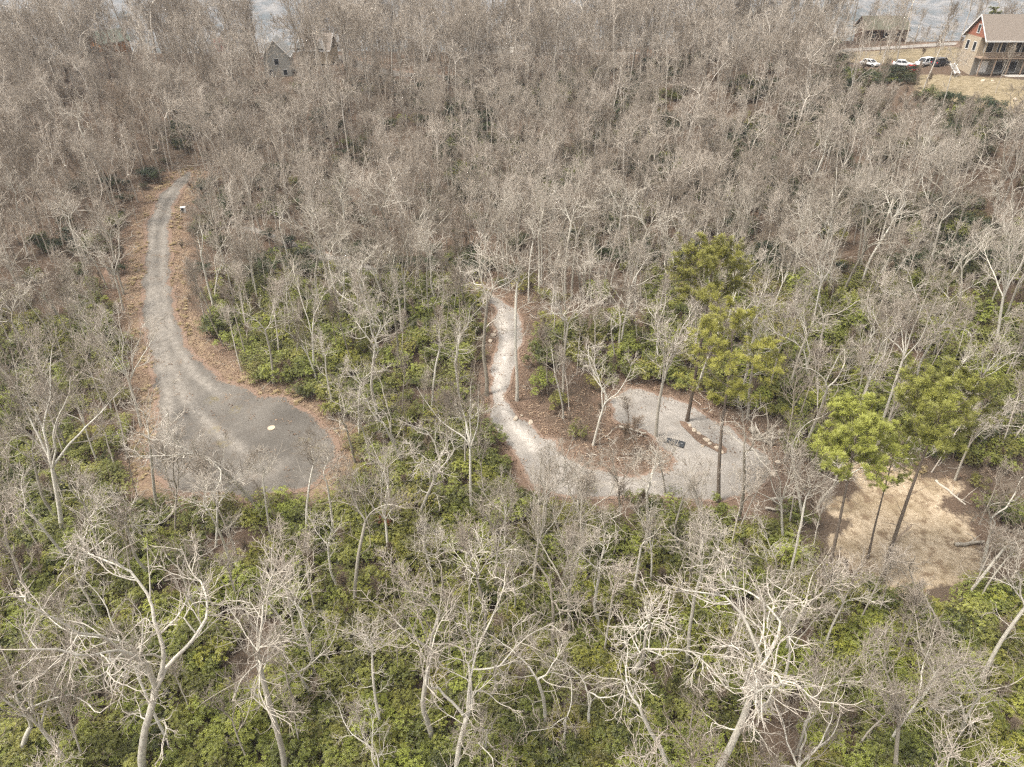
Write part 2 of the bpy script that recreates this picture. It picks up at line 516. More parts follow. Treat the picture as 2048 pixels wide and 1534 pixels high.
ground = link('ground', np_mesh('ground', np.stack([xs, ys, Zv], 1), [quads], [M['ground']], attrs=att, smooth=True))
tag(ground, kind='structure')

def sheet(name, poly, mat, lift=.06, step=.6, edge_w=1.3, tufts=(), ruts=None, dark=()):
    lo, hi = poly.min(0), poly.max(0)
    a, b = np.meshgrid(np.arange(lo[0], hi[0], step), np.arange(lo[1], hi[1], step))
    a = a.ravel() + rng.uniform(-.2, .2, a.size); b = b.ravel() + rng.uniform(-.2, .2, b.size)
    k = inpoly(a, b, poly); a, b = a[k], b[k]
    k = polydist(a, b, poly) > step * .45; a, b = a[k], b[k]
    pts = [Vector(p) for p in np.vstack([poly, np.stack([a, b], 1)])]
    n = len(poly)
    vs, es, fs, *_ = delaunay_2d_cdt(pts, [], [list(range(n))], 1, 1e-4)
    xy = np.array([tuple(p) for p in vs])
    z = height(xy[:, 0], xy[:, 1]) + lift
    d = polydist(xy[:, 0], xy[:, 1], poly)
    edge = np.clip(1 - d / edge_w, 0, 1)
    tf = np.zeros(len(xy))
    for (u, v, rad) in tufts:
        g = G(np.array([u]), np.array([v]))[0]
        tf = np.maximum(tf, np.clip(1.2 - np.hypot(xy[:, 0] - g[0], xy[:, 1] - g[1]) / rad, 0, 1))
    dk = np.zeros(len(xy))
    for (u, v, rad) in dark:
        g = G(np.array([u]), np.array([v]))[0]
        dk = np.maximum(dk, np.clip(1.3 - np.hypot(xy[:, 0] - g[0], xy[:, 1] - g[1]) / rad, 0, 1))
    rut = np.zeros(len(xy))
    if ruts is not None:
        for line in ruts:
            l = np.array(line, float); g = G(l[:, 0], l[:, 1])[:, :2]
            dmin = np.full(len(xy), 1e9)
            for i in range(len(g) - 1):
                ab = g[i + 1] - g[i]
                t = np.clip(((xy - g[i]) @ ab) / (ab @ ab), 0, 1)
                dmin = np.minimum(dmin, np.hypot(*(xy - g[i] - t[:, None] * ab).T))
            rut = np.maximum(rut, np.clip(1.25 - dmin / .75, 0, 1))
    fs = np.array([f for f in fs if len(f) == 3])
    me = np_mesh(name, np.column_stack([xy, z]), [fs], [mat], attrs={'edge': ('POINT', edge), 'tuft': ('POINT', tf), 'rut': ('POINT', rut), 'verge': ('POINT', np.ones(len(xy))), 'dark': ('POINT', dk)}, smooth=True)
    o = link(name, me)
    # the sheets must face up
    if me.polygons[0].normal.z < 0: me.flip_normals()
    return tag(o, kind='structure')

sheet('gravel_road', W_ROAD, M['road'], dark=[(600,840,5.5),(560,900,4.0)], tufts=[(425,800,1.3),(470,820,1.2),(450,885,1.3),(640,895,1.2),(610,880,.9),(430,860,1.)],
      ruts=[[(365,355),(318,410),(303,470),(302,540),(300,620),(312,690),(330,760),(340,830)], [(385,352),(345,405),(326,470),(326,540),(330,610),(345,680),(385,745),(440,790)], [(308,560),(316,640),(334,720),(372,800),(430,860),(520,930)], [(340,760),(330,850),(345,930),(420,960),(540,950),(600,900)]])
sheet('gravel_driveway', W_DRIVE, M['drive'], edge_w=.75, ruts=[[(1000,620),(1015,690),(995,760),(1010,830),(1070,900)]])
sheet('leaf_strip', W_STRIP, M['ground'], lift=.11, step=.5, edge_w=.5)
sheet('upper_driveway', W_UP, M['drive'], edge_w=.8)
sheet('gravel_patch', W_PATCH, M['road'], edge_w=.8)
sheet('hilltop_lane', W_LANE, M['drive'], lift=.1, edge_w=.5)
sheet('hilltop_road', W_TOP, M['road'], lift=.1, edge_w=.5)
sheet('ridge_road', W_CROSS, M['drive'], lift=.1, edge_w=.5)

# ------------------------------------------------------------------ tree growing
def unit(v): return v / (np.linalg.norm(v, axis=-1, keepdims=True) + 1e-9)

def walk(start, d, length, n, crook, trop, g, kink=0.0):
    N = len(start)
    pts = np.empty((N, n + 1, 3)); pts[:, 0] = start
    d = unit(d.copy())
    bend = g.normal(0, 1, (N, 3)) * crook * .4
    for i in range(n):
        bend = bend * .35 + g.normal(0, 1, (N, 3)) * crook
        d = d + bend
        d[:, 2] += trop
        if kink:
            m = g.random(N) < .3
            d[m] += g.normal(0, kink, (m.sum(), 3))
        d = unit(d)
        pts[:, i + 1] = pts[:, i] + d * (length / n)[:, None]
    return pts

def sprout(pts, rad, m, t0, t1, a0, a1, g, ratio=.6):
    """m children on every parent: start, direction, radius, relative place on the parent"""
    N, n1, _ = pts.shape; n = n1 - 1
    t = t0 + (t1 - t0) * (np.arange(m)[None] + g.random((N, m))) / m
    f = np.clip(t * n, 0, n - 1e-4); i = f.astype(int); fr = (f - i)[..., None]
    I = np.arange(N)[:, None]
    p = pts[I, i] * (1 - fr) + pts[I, i + 1] * fr
    d = unit(pts[I, i + 1] - pts[I, i])
    r = rad[I, i] * (1 - fr[..., 0]) + rad[I, i + 1] * fr[..., 0]
    az = g.random((N, 1)) * 6.28 + np.arange(m)[None] * 2.4 + g.normal(0, .35, (N, m))
    ref = np.where(np.abs(d[..., 2:3]) > .9, np.array([1., 0, 0]), np.array([0, 0, 1.]))
    e1 = unit(np.cross(d, ref)); e2 = np.cross(d, e1)
    an = np.radians(g.uniform(a0, a1, (N, m)))[..., None]
    nd = d * np.cos(an) + (e1 * np.cos(az)[..., None] + e2 * np.sin(az)[..., None]) * np.sin(an)
    return p.reshape(-1, 3), nd.reshape(-1, 3), (r * ratio).ravel(), t.ravel()

def taper(r0, r1, n, power=1.0):
    s = np.linspace(0, 1, n + 1)[None] ** power
    return r0[:, None] * (1 - s) + r1[:, None] * s

def tubes(pts, rad, k):
    N, n1, _ = pts.shape
    tg = np.empty_like(pts)
    tg[:, 1:-1] = pts[:, 2:] - pts[:, :-2]; tg[:, 0] = pts[:, 1] - pts[:, 0]; tg[:, -1] = pts[:, -1] - pts[:, -2]
    tg = unit(tg)
    ref = np.where(np.abs(tg[:, :1, 2:3]) > .8, np.array([1., 0, 0]), np.array([0, 0, 1.]))
    e1 = unit(np.cross(tg, np.broadcast_to(ref, tg.shape))); e2 = np.cross(tg, e1)
    a = np.arange(k) * 2 * math.pi / k
    V = pts[:, :, None] + (e1[:, :, None] * np.cos(a)[:, None] + e2[:, :, None] * np.sin(a)[:, None]) * rad[:, :, None, None]
    b = (np.arange(N)[:, None, None] * n1 + np.arange(n1 - 1)[None, :, None]) * k
    j = np.arange(k)[None, None]; j2 = (j + 1) % k
    F = np.stack([b + j, b + j2, b + k + j2, b + k + j], -1).reshape(-1, 4)
    th = np.repeat(rad[:, :, None], k, 2)
    return V.reshape(-1, 3), F, th.ravel()

def join(parts):
    V, F, T, o = [], [], [], 0
    for v, f, t in parts:
        V.append(v); F.append(f + o); T.append(t); o += len(v)
    return np.concatenate(V), np.concatenate(F), np.concatenate(T)

def grow(form, Ht, seed, detail=1.0, fat=1.0):
    """-> trunk parts, crown parts (lists of tubes) for a bare tree of height about Ht"""
    g = np.random.default_rng(seed)
    q = dict(
        oak=dict(split=(.34, .52), lead=(3, 4), la=(10, 30), crook=.12, kink=.44, limbs=12, ang=(32, 68), ll=.20, r=.0115, trop=.035, tw=1.0),
        fork=dict(split=(.16, .26), lead=(2, 2), la=(12, 26), crook=.10, kink=.36, limbs=12, ang=(30, 65), ll=.20, r=.0120, trop=.04, tw=1.0),
        tall=dict(split=(.55, .68), lead=(1, 2), la=(6, 20), crook=.075, kink=.26, limbs=11, ang=(32, 66), ll=.20, r=.0100, trop=.05, tw=.9),
        brush=dict(split=(.38, .52), lead=(3, 5), la=(12, 30), crook=.06, kink=.14, limbs=9, ang=(20, 48), ll=.23, r=.0100, trop=.075, tw=1.3),
        snag=dict(split=(.5, .6), lead=(1, 2), la=(10, 30), crook=.12, kink=.36, limbs=6, ang=(40, 78), ll=.20, r=.0105, trop=.02, tw=.55),
        slim=dict(split=(.5, .65), lead=(1, 2), la=(6, 16), crook=.05, kink=.10, limbs=10, ang=(25, 55), ll=.19, r=.0075, trop=.06, tw=.75))[form]
    L0 = Ht * g.uniform(*q['split'])
    r0 = np.array([Ht * q['r'] * g.uniform(.85, 1.15)])
    base = np.array([[0, 0, -.4]])
    d0 = np.array([[g.normal(0, .05), g.normal(0, .05), 1]])
    T = walk(base, d0, np.array([L0 + .4]), 9, q['crook'] * .35, .02, g, q['kink'] * .2)
    R0 = taper(r0, r0 * .72, 9)
    R0[:, 0] *= 1.55; R0[:, 1] *= 1.1                                # root flare
    trunk = [tubes(T, R0, 9)]
    nl = g.integers(q['lead'][0], q['lead'][1] + 1)
    az = g.random() * 6.28 + np.arange(nl) * 6.28 / nl + g.normal(0, .3, nl)
    an = np.radians(g.uniform(*q['la'], nl))
    if nl == 1: an *= .4
    ld = np.stack([np.cos(az) * np.sin(an), np.sin(az) * np.sin(an), np.cos(an)], 1)
    ld = unit(ld + unit(T[:, -1] - T[:, -2]) * .5)
    ll = (Ht - L0) * g.uniform(.82, 1.08, nl)
    st = np.repeat(T[:, -1], nl, 0) - ld * .05
    LP = walk(st, ld, ll, 15, q['crook'], q['trop'], g, q['kink'])
    lr = R0[0, -1] * (.92 if nl == 1 else .74) * g.uniform(.85, 1.1, nl)
    LR = taper(lr, np.full(nl, .018), 15, .85)
    trunk.append(tubes(LP, LR, 7))
    crown = []
    # limbs on leaders and a few on the trunk
    m1 = max(3, int(round(q['limbs'] / max(1, nl) * 1.7)))
    p, d, r, t = sprout(LP, LR, m1, .08, .97, *q['ang'], g, .62)
    k = Ht * q['ll'] * (1.15 - .75 * t) * g.uniform(.65, 1.25, len(t))
    if form in ('tall', 'slim', 'snag', 'oak'):
        p2, d2, r2, t2 = sprout(T, R0, 3, .55, .98, 40, 75, g, .28)
        p, d, r = np.vstack([p, p2]), np.vstack([d, d2]), np.concatenate([r, r2])
        k = np.concatenate([k, Ht * q['ll'] * g.uniform(.4, .95, len(t2))])
    r = np.clip(r, .027 * (1.2 if fat > 1 else 1), .09)
    A = walk(p, d, k, 10, q['crook'] * 1.15, q['trop'] * 1.2, g, q['kink'])
    AR = taper(r, np.full(len(r), .016), 10, .85)
    crown.append(tubes(A, AR, 5))
    # branches
    par = [(A, AR, max(4, int(7 * q['tw'] ** .5)), k), (LP[:, 6:], LR[:, 6:], 5, ll * .45)]
    B, BR, BL = [], [], []
    for pp, rr, m, L in par:
        p, d, r, t = sprout(pp, rr, m, .15, 1.0, 25, 62, g, .6)
        bl = np.repeat(L, m) * (.62 - .28 * t) * g.uniform(.6, 1.3, len(t))
        bl = np.clip(bl, .35, 3.0)
        x = walk(p, d, bl, 5, q['crook'] * 1.3, q['trop'] * 1.4, g, q['kink'] * .8)
        B.append(x); BR.append(taper(np.clip(r, .020, .055), np.full(len(r), .012), 5)); BL.append(bl)
    B, BR, BL = np.concatenate(B), np.concatenate(BR), np.concatenate(BL)
    crown.append(tubes(B, BR, 4))
    # branchlets
    m = max(2, int(round(4 * q['tw'] * detail)))
    p, d, r, t = sprout(B, BR, m, .15, 1.0, 22, 58, g, .75)
    cl = np.clip(np.repeat(BL, m) * (.62 - .25 * t) * g.uniform(.6, 1.3, len(t)), .25, 1.6)
    C = walk(p, d, cl, 3, q['crook'] * 1.5, q['trop'] * 1.6, g, q['kink'] * .6)
    CR = taper(np.clip(r, .011, .02) * fat, np.full(len(r), .0085) * fat, 3)
    crown.append(tubes(C, CR, 3))
    # twigs
    m = max(1, int(round(2 * q['tw'] * detail)))
    if form != 'snag':
        p, d, r, t = sprout(C, CR, m, .2, 1.0, 22, 55, g, .8)
        el_ = np.clip(np.repeat(cl, m) * .6 * g.uniform(.6, 1.4, len(t)), .2, .9)
        E = walk(p, d, el_, 2, q['crook'] * 1.6, q['trop'] * 2, g)
        ER = taper(np.clip(r, .008, .012) * fat, np.full(len(r), .006) * fat, 2)
        crown.append(tubes(E, ER, 3))
    return trunk, crown

def tree_meshes(form, Ht, seed, mat, detail=1.0, whole=False, fat=1.0):
    tr, cr = grow(form, Ht, seed, detail, fat)
    if whole:
        V, F, T = join(tr + cr)
        return np_mesh('bare_tree', V, [F], [mat], attrs={'thick': ('POINT', T)}, smooth=True)
    out = []
    for nm, pr in (('trunk', tr), ('crown', cr)):
        V, F, T = join(pr)
        out.append(np_mesh(nm, V, [F], [mat], attrs={'thick': ('POINT', T)}, smooth=True))
    return out

def leaf_fans(cent, up, n, L, Wd, droop, g):
    """whorls of n leaves around each centre; returns V, F(tri), tone"""
    N = len(cent)
    ref = np.where(np.abs(up[:, 2:3]) > .9, np.array([1., 0, 0]), np.array([0, 0, 1.]))
    e1 = unit(np.cross(up, ref)); e2 = np.cross(up, e1)
    az = (np.arange(n)[None] * 6.283 / n + g.random((N, 1)) * 6.28 + g.normal(0, .25, (N, n)))[..., None]
    out = e1[:, None] * np.cos(az) + e2[:, None] * np.sin(az)
    side = -e1[:, None] * np.sin(az) + e2[:, None] * np.cos(az)
    dr = g.normal(droop, .25, (N, n, 1))
    d = unit(out + up[:, None] * dr)
    l = L * g.uniform(.7, 1.2, (N, n, 1)); c = cent[:, None]
    p0 = c + d * l * .08
    nrm = np.cross(side, d)
    p1 = c + d * l * .55 + side * Wd * .5 - nrm * 0
    p2 = c + d * l - up[:, None] * l * .15
    p3 = c + d * l * .55 - side * Wd * .5
    V = np.stack([p0, p1, p2, p3], 2).reshape(-1, 3)
    b = np.arange(N * n)[:, None] * 4
    F = b + np.array([[0, 1, 2, 3]])
    return V, F

def bush(seed, rad, ht, whorls, mat, stem_mat, leafL=.15, leafW=.055, n=7):
    """dense evergreen shrub: leaf whorls on a lumpy dome carried by crooked stems"""
    g = np.random.default_rng(seed)
    nl = 13
    lob = np.stack([g.normal(0, .46, nl) * rad, g.normal(0, .46, nl) * rad, g.uniform(.42, .84, nl) * ht], 1)
    lr = g.uniform(.3, .52, nl) * rad
    m = whorls // nl
    u = unit(g.normal(0, 1, (nl, m, 3)) + np.array([0, 0, .55]))
    rr = g.random((nl, m, 1)) ** .35
    c = (lob[:, None] + u * lr[:, None, None] * rr * np.array([1, 1, .8])).reshape(-1, 3)
    up = unit(u.reshape(-1, 3) * .8 + np.array([0, 0, .9]) + g.normal(0, .25, (nl * m, 3)))
    k = c[:, 2] > .12
    c, up = c[k], up[k]
    lt = np.repeat(g.random(nl), m)[k]
    V, F = leaf_fans(c, up, n, leafL, leafW, .25, g)
    tone = np.repeat(np.clip(.18 + .45 * lt + g.normal(0, .12, len(c)), 0, 1), n)
    tone = np.clip(tone + g.normal(0, .08, len(tone)), 0, 1)
    fol = np_mesh('foliage', V, [F], [mat], attrs={'tone': ('FACE', tone)})
    st = np.zeros((nl, 3)); st[:, :2] = lob[:, :2] * .25; st[:, 2] = -.2
    pts = walk(st, unit(lob - st), np.linalg.norm(lob - st, axis=1), 6, .1, .02, g, .15)
    pr = [tubes(pts, taper(np.full(nl, .045), np.full(nl, .015), 6), 5)]
    p, d, r, t = sprout(pts, taper(np.full(nl, .04), np.full(nl, .015), 6), 9, .3, 1, 25, 70, g, .6)
    x = walk(p, d, g.uniform(.25, .7, len(p)) * rad * .6, 4, .15, .06, g)
    pr.append(tubes(x, taper(np.clip(r, .008, .02), np.full(len(r), .006), 4), 3))
    V, F, T = join(pr)
    stem = np_mesh('stem', V, [F], [stem_mat], attrs={'thick': ('POINT', T)}, smooth=True)
    return fol, stem

def merged(name, me_a, me_b):
    """one mesh out of two (two material slots)"""
    def get(me):
        v = np.empty(len(me.vertices) * 3, np.float32); me.vertices.foreach_get('co', v)
        li = np.empty(len(me.loops), np.int32); me.loops.foreach_get('vertex_index', li)
        return v.reshape(-1, 3), li.reshape(-1, 4)
    va, fa = get(me_a); vb, fb = get(me_b)
    tn = np.zeros(len(fa) + len(fb), np.float32); t0 = np.empty(len(fa), np.float32); me_a.attributes['tone'].data.foreach_get('value', t0); tn[:len(fa)] = t0
    th = np.zeros(len(va) + len(vb), np.float32); t1 = np.empty(len(vb), np.float32); me_b.attributes['thick'].data.foreach_get('value', t1); th[len(va):] = t1
    return np_mesh(name, np.vstack([va, vb]), [np.vstack([fa, fb + len(va)])], [me_a.materials[0], me_b.materials[0]],
                   fmat=np.r_[np.zeros(len(fa)), np.ones(len(fb))], attrs={'tone': ('FACE', tn), 'thick': ('POINT', th)})

def pine(seed, Ht, crown0, spread, mat, bark, tufts=9, flat_=.5, needle=.27, rbase=.0105, tone0=.38, nbr=30):
    g = np.random.default_rng(seed)
    T = walk(np.array([[0, 0, -.4]]), np.array([[g.normal(0, .03), g.normal(0, .03), 1]]), np.array([Ht + .4]), 12, .02, .03, g, .03)
    R0 = taper(np.array([Ht * rbase]), np.array([.03]), 12, .9); R0[:, 0] *= 1.4
    # bare dead stubs under the crown
    ps, ds_, rs, ts = sprout(T, R0, 9, .3, crown0 / 1.0, 65, 95, g, .25)
    stub = walk(ps, ds_, g.uniform(.4, 1.6, len(ps)), 4, .12, -.02, g, .2)
    trunk = join([tubes(T, R0, 9), tubes(stub, taper(np.clip(rs, .012, .03), np.full(len(rs), .006), 4), 4)])
    nb = nbr
    p, d, r, t = sprout(T, R0, nb, crown0, .99, 55, 88, g, .4)
    f = (t - crown0) / (1 - crown0)
    L = spread * np.sqrt(np.clip(1.02 - np.clip((f - .25) / .78, 0, 1) ** 2, .02, 1)) * (1 - flat_ * f * .4) * g.uniform(.55, 1.08, len(t)) * np.clip(.6 + f * 2.2, 0, 1)
    A = walk(p, d, L, 6, .09, .07, g, .12)
    AR = taper(np.clip(r, .02, .07), np.full(len(r), .01), 6)
    p, d, r, t = sprout(A, AR, 7, .3, 1.0, 22, 60, g, .6)
    BL = np.repeat(L, 7) * .42 * g.uniform(.6, 1.2, len(t)) * (1.2 - .6 * t)
    B = walk(p, d, np.clip(BL, .2, 1.6), 4, .1, .12, g)
    BR = taper(np.clip(r, .01, .02), np.full(len(r), .006), 4)
    trunk = join([trunk, tubes(A, AR, 5), tubes(B, BR, 3)])
    c, d, r, t = sprout(B, BR, tufts, .25, 1.0, 5, 45, g, 1.0)
    d = unit(d + np.array([0, 0, .8]))
    c = c + g.normal(0, .05, c.shape)
    V, F = leaf_fans(c, d, 14, needle, needle * .10, .75, g)
    cl = np.repeat(np.repeat(g.random(len(A)), 7 * tufts), 14)
    tone = np.clip(tone0 + .35 * cl + g.normal(0, .12, len(F)), 0, 1)
    return (np_mesh('trunk', trunk[0], [trunk[1]], [bark], attrs={'thick': ('POINT', trunk[2])}, smooth=True),
            np_mesh('crown', V, [F], [mat], attrs={'tone': ('FACE', tone)}))

# ------------------------------------------------------------------ buildings
M['tan_siding'] = plain('tan_siding', (.40, .33, .24), .8, .12, 1.2)
M['red_siding'] = plain('red_siding', (.30, .125, .08), .7, .15, 1.5)
M['shingle'] = plain('brown_shingle', (.20, .165, .135), .95, .4, 6.0)
M['grey_shingle'] = plain('grey_shingle', (.27, .26, .24), .95, .35, 6.0)
M['moss_shingle'] = plain('mossy_shingle', (.125, .12, .085), .95, .35, 4.0)
M['green_metal'] = plain('green_metal_roof', (.22, .27, .215), .6, .12, 1.0)
M['white_trim'] = plain('white_trim', (.74, .72, .68), .6, .06, 2.0)
M['log'] = plain('dark_log', (.12, .075, .05), .85, .3, 3.0)
M['orange_wood'] = plain('orange_wood', (.42, .19, .07), .75, .2, 2.0)
M['grey_siding'] = plain('grey_siding', (.36, .345, .305), .8, .1, 1.2)
M['glass_dark'] = plain('dark_window_glass', (.03, .032, .035), .12, .1, 1.0, 0, .6)
M['deck'] = plain('weathered_deck_wood', (.30, .22, .16), .85, .25, 3.0)
M['stone'] = plain('grey_stone', (.26, .235, .20), .9, .35, 2.5)
M['concrete'] = plain('pale_concrete', (.45, .42, .37), .9, .15, 1.5)
M['metal'] = plain('galvanised_metal', (.45, .45, .44), .45, .15, 2.0, .6)
M['red_paint'] = plain('red_paint', (.50, .03, .025), .55, .12, 2.0)
M['white_paint'] = plain('white_car_paint', (.78, .78, .77), .28, .03, 1.0, 0, .5)
M['dark_paint'] = plain('dark_car_paint', (.05, .052, .06), .25, .1, 1.0, 0, .5)
M['tyre'] = plain('rubber', (.022, .022, .022), .9, .2, 4.0)
M['lamp'] = plain('lamp_lens', (.72, .70, .64), .2, .05, 4.0, 0, .6)
M['rock'] = plain('pale_sandstone', (.46, .38, .29), .9, .35, 2.2)
M['plate'] = plain('dark_steel_plate', (.052, .056, .06), .6, .3, 2.5, .3)
M['lid'] = plain('cream_concrete_lid', (.50, .40, .29), .85, .12, 4.0)
M['pole'] = plain('weathered_pole_wood', (.20, .16, .125), .9, .3, 4.0)

def gz(x, y): return float(height(np.array([x]), np.array([y]))[0])
def gpt(u, v): return Vector(G(np.array([float(u)]), np.array([float(v)]))[0])

def window(parent, x0, x1, z0, z1, y, axis='y', out=-1, trim='white_trim'):
    """framed window on a wall plane: frame part with the pane as its sub-part"""
    def bx(mb, a0, a1, b0, b1, d0, d1):
        if axis == 'y': mb.box((a0, min(d0, d1), b0), (a1, max(d0, d1), b1))
        else: mb.box((min(d0, d1), a0, b0), (max(d0, d1), a1, b1))
    fr, t = MB(), .1
    for (a0, a1, b0, b1) in ((x0 - t, x1 + t, z1, z1 + t), (x0 - t, x1 + t, z0 - t, z0), (x0 - t, x0, z0, z1), (x1, x1 + t, z0, z1)):
        bx(fr, a0, a1, b0, b1, y + out * .005, y + out * .09)
    f = fr.build('window', M[trim], parent)
    gl = MB(); bx(gl, x0, x1, z0, z1, y + out * .004, y + out * .03)
    gl.build('pane', M['glass_dark'], f)
    return f

def gable_roof(parent, x0, x1, y0, y1, ze, zr, mat, oh=.45, th=.18, along='x', trim='white_trim'):
    """two roof slopes plus fascia and rake boards; ridge along x (or y)"""
    s = (lambda a, b, c: (a, b, c)) if along == 'x' else (lambda a, b, c: (b, a, c))
    if along == 'y': x0, x1, y0, y1 = y0, y1, x0, x1
    ym = (y0 + y1) / 2; k = (zr - ze) / (ym - y0); dz = oh * k
    for ya in (y0 - oh, y1 + oh):
        MB().prism([s(x0 - oh, ya, ze - dz), s(x1 + oh, ya, ze - dz), s(x1 + oh, ym, zr), s(x0 - oh, ym, zr)], (0, 0, th)).build('roof_slope', M[mat], parent)
        e = -.05 if ya < ym else .05
        MB().prism([s(x0 - oh, ya + e * .1, ze - dz - .1), s(x1 + oh, ya + e * .1, ze - dz - .1), s(x1 + oh, ya + e * .1, ze - dz + th + .01), s(x0 - oh, ya + e * .1, ze - dz + th + .01)], Vector(s(0, e * 1.6, 0))).build('fascia', M[trim], parent)
        for xa, d in ((x0 - oh, -.07), (x1 + oh, .07)):
            MB().prism([s(xa, ya, ze - dz - .12), s(xa, ym, zr - .12), s(xa, ym, zr + th + .02), s(xa, ya, ze - dz + th + .02)], Vector(s(d, 0, 0))).build('rake_board', M[trim], parent)

# --- big house with a deck, upper right
o = P(1952, 149, 155.0)
house = empty('hill_house', (o[0], o[1], o[2]))
tag(house, 'large tan two storey house with brown shingle roof, red gable and a full width deck', 'house')
LX = 19.0
MB().box((0, 2.4, -2.2), (LX, 8.6, 7.0)).build('wall', M['tan_siding'], house)
MB().box((-.06, 2.3, -2.2), (LX + .06, 2.397, 3.1)).build('basement_front', M['stone'], house)
MB().prism([(.0, .2, 7.01), (.0, 8.4, 7.01), (.0, 4.3, 10.75)], (.25, 0, 0)).build('gable_panel', M['red_siding'], house)
MB().prism([(LX - .25, .2, 7.01), (LX - .25, 8.4, 7.01), (LX - .25, 4.3, 10.75)], (.25, 0, 0)).build('gable_panel', M['red_siding'], house)
gable_roof(house, 0, LX, 0, 8.6, 7.05, 11.1, 'shingle', oh=.5)
window(house, 3.8, 4.7, 7.7, 9.3, 0, 'x')
for y in (3.4, 6.2): window(house, y, y + 1.1, 4.2, 5.9, 0, 'x')
for x in (1.4, 4.2, 12.2, 16.0): window(house, x, x + 1.7, 4.1, 6.3, 2.4)
for x in (7.4, 9.6): window(house, x, x + 1.7, 3.4, 6.2, 2.4)
for x in (4.9, 7.8, 12.6, 15.5): window(house, x, x + 1.8, .15, 2.3, 2.3)
d = MB().box((1.2, 2.24, 0), (3.2, 2.296, 2.35)).build('garden_door', M['white_trim'], house)
MB().box((-.3, -.2, 3.12), (LX + .3, 2.38, 3.34)).build('deck_floor', M['deck'], house)
for x in np.arange(.1, LX, 3.1): MB().box((x, -.1, -.8), (x + .2, .1, 3.115)).build('deck_post', M['deck'], house)
for x in np.arange(.1, LX, 3.1): MB().box((x, -.1, 3.345), (x + .18, .08, 7.0)).build('porch_post', M['tan_siding'], house)
MB().box((-.2, -.16, 4.32), (LX + .2, -.04, 4.42)).build('top_rail', M['deck'], house)
MB().box((-.2, -.14, 3.5), (LX + .2, -.06, 3.57)).build('bottom_rail', M['deck'], house)
bal = MB().box((0, -.125, 3.571), (.05, -.075, 4.318)).mesh('baluster', M['deck'])
for x in np.arange(.3, LX - .1, .16): part('baluster', bal, house, (x, 0, 0))
MB().box((6.0, -1.9, -.75), (LX + 2, .9, -.1)).build('patio_wall', M['concrete'], house)
st = empty('outdoor_stairs', tuple(Vector(o) + Vector((-3.9, 1.2, 0))), R(12))
tag(st, 'white outdoor stairs at the near left corner of the tan house', 'stairs')
stp = MB().box((0, 0, -.02), (1.1, .32, .04)).mesh('step', M['white_trim'])
for i in range(8): part('step', stp, st, (0, .3 * i, .2 * i + .1))
for x in (-.08, 1.1): MB().prism([(x, -.1, -.2), (x, 2.4, 1.5), (x, 2.4, 1.8), (x, -.1, .1)], (.07, 0, 0)).build('stringer', M['white_trim'], st)

# --- dark log cabin behind the lane
o = P(1726, 84, 208.0)
cab = empty('log_cabin', tuple(o))
tag(cab, 'dark brown log cabin with mossy grey green roof behind the hilltop lane', 'cabin')
for i in range(7): MB().tube([(-.3, -.02, .25 + .5 * i), (12.1, -.02, .25 + .5 * i)], .26, 8).build('log', M['log'], cab)
for i in range(7): MB().tube([(12.0, -.3, .28 + .5 * i), (12.0, 7.3, .28 + .5 * i)], .26, 8).build('log', M['log'], cab)
MB().box((.1, .1, -1.5), (11.9, 7, 3.55)).build('wall', M['log'], cab)
MB().prism([(11.85, 0, 3.56), (11.85, 7, 3.56), (11.85, 3.5, 6.1)], (.2, 0, 0)).build('gable_panel', M['orange_wood'], cab)
gable_roof(cab, 0, 12, 0, 7, 3.6, 6.3, 'moss_shingle', oh=.6, trim='log')
for x in (2, 5.2, 8.6): window(cab, x, x + 1.2, 1.1, 2.6, -.26, 'y', -1, 'log')

# --- grey house with a tall front gable, upper left
o = P(557, 147, 206.0)
o[2] -= 1.3
h2 = empty('gabled_house', tuple(o), R(9))
tag(h2, 'tall grey house with a steep white trimmed front gable and a vent pipe', 'house')
MB().box((-3.7, 0, -1), (3.7, 9, 6.0)).build('wall', M['grey_siding'], h2)
MB().prism([(-3.7, .0, 6.01), (3.7, .0, 6.01), (0, .0, 10.0)], (0, .2, 0)).build('gable_panel', M['grey_siding'], h2)
gable_roof(h2, -3.7, 3.7, 0, 9, 6.0, 10.1, 'grey_shingle', oh=.4, along='y')
window(h2, -.6, .6, 3.6, 5.2, 0); window(h2, -2.6, -1.5, .8, 2.3, 0); window(h2, 1.5, 2.6, .8, 2.3, 0)
MB().tube([(-1.6, 2.2, 8.2), (-1.6, 2.2, 10.9)], .2, 10).build('vent_pipe', M['white_trim'], h2)

# --- brown roofed house beside it
o = P(600, 120, 216.0)
h3 = empty('brown_roofed_house', tuple(o), R(-6))
tag(h3, 'low house with wide brown grey roof and two small white trimmed gables', 'house')
MB().box((0, 0, -1), (9.5, 8, 3.0)).build('wall', M['tan_siding'], h3)
gable_roof(h3, 0, 9.5, 0, 8, 3.05, 6.9, 'shingle', oh=.4)
for x in (.8, 7.0):
    MB().prism([(x - 1.0, -.7, 3.3), (x + 1.0, -.7, 3.3), (x, -.7, 5.6)], (0, 2.6, 0)).build('dormer', M['grey_siding'], h3)
    for sx in (-1, 1): MB().prism([(x, -.8, 5.55), (x + sx * 1.35, -.8, 2.6), (x + sx * 1.35, -.8, 2.85), (x, -.8, 5.85)], (0, 2.7, 0)).build('dormer_roof', M['white_trim'], h3)
for x in (2.6, 4.6): window(h3, x, x + 1.1, .9, 2.2, 0)

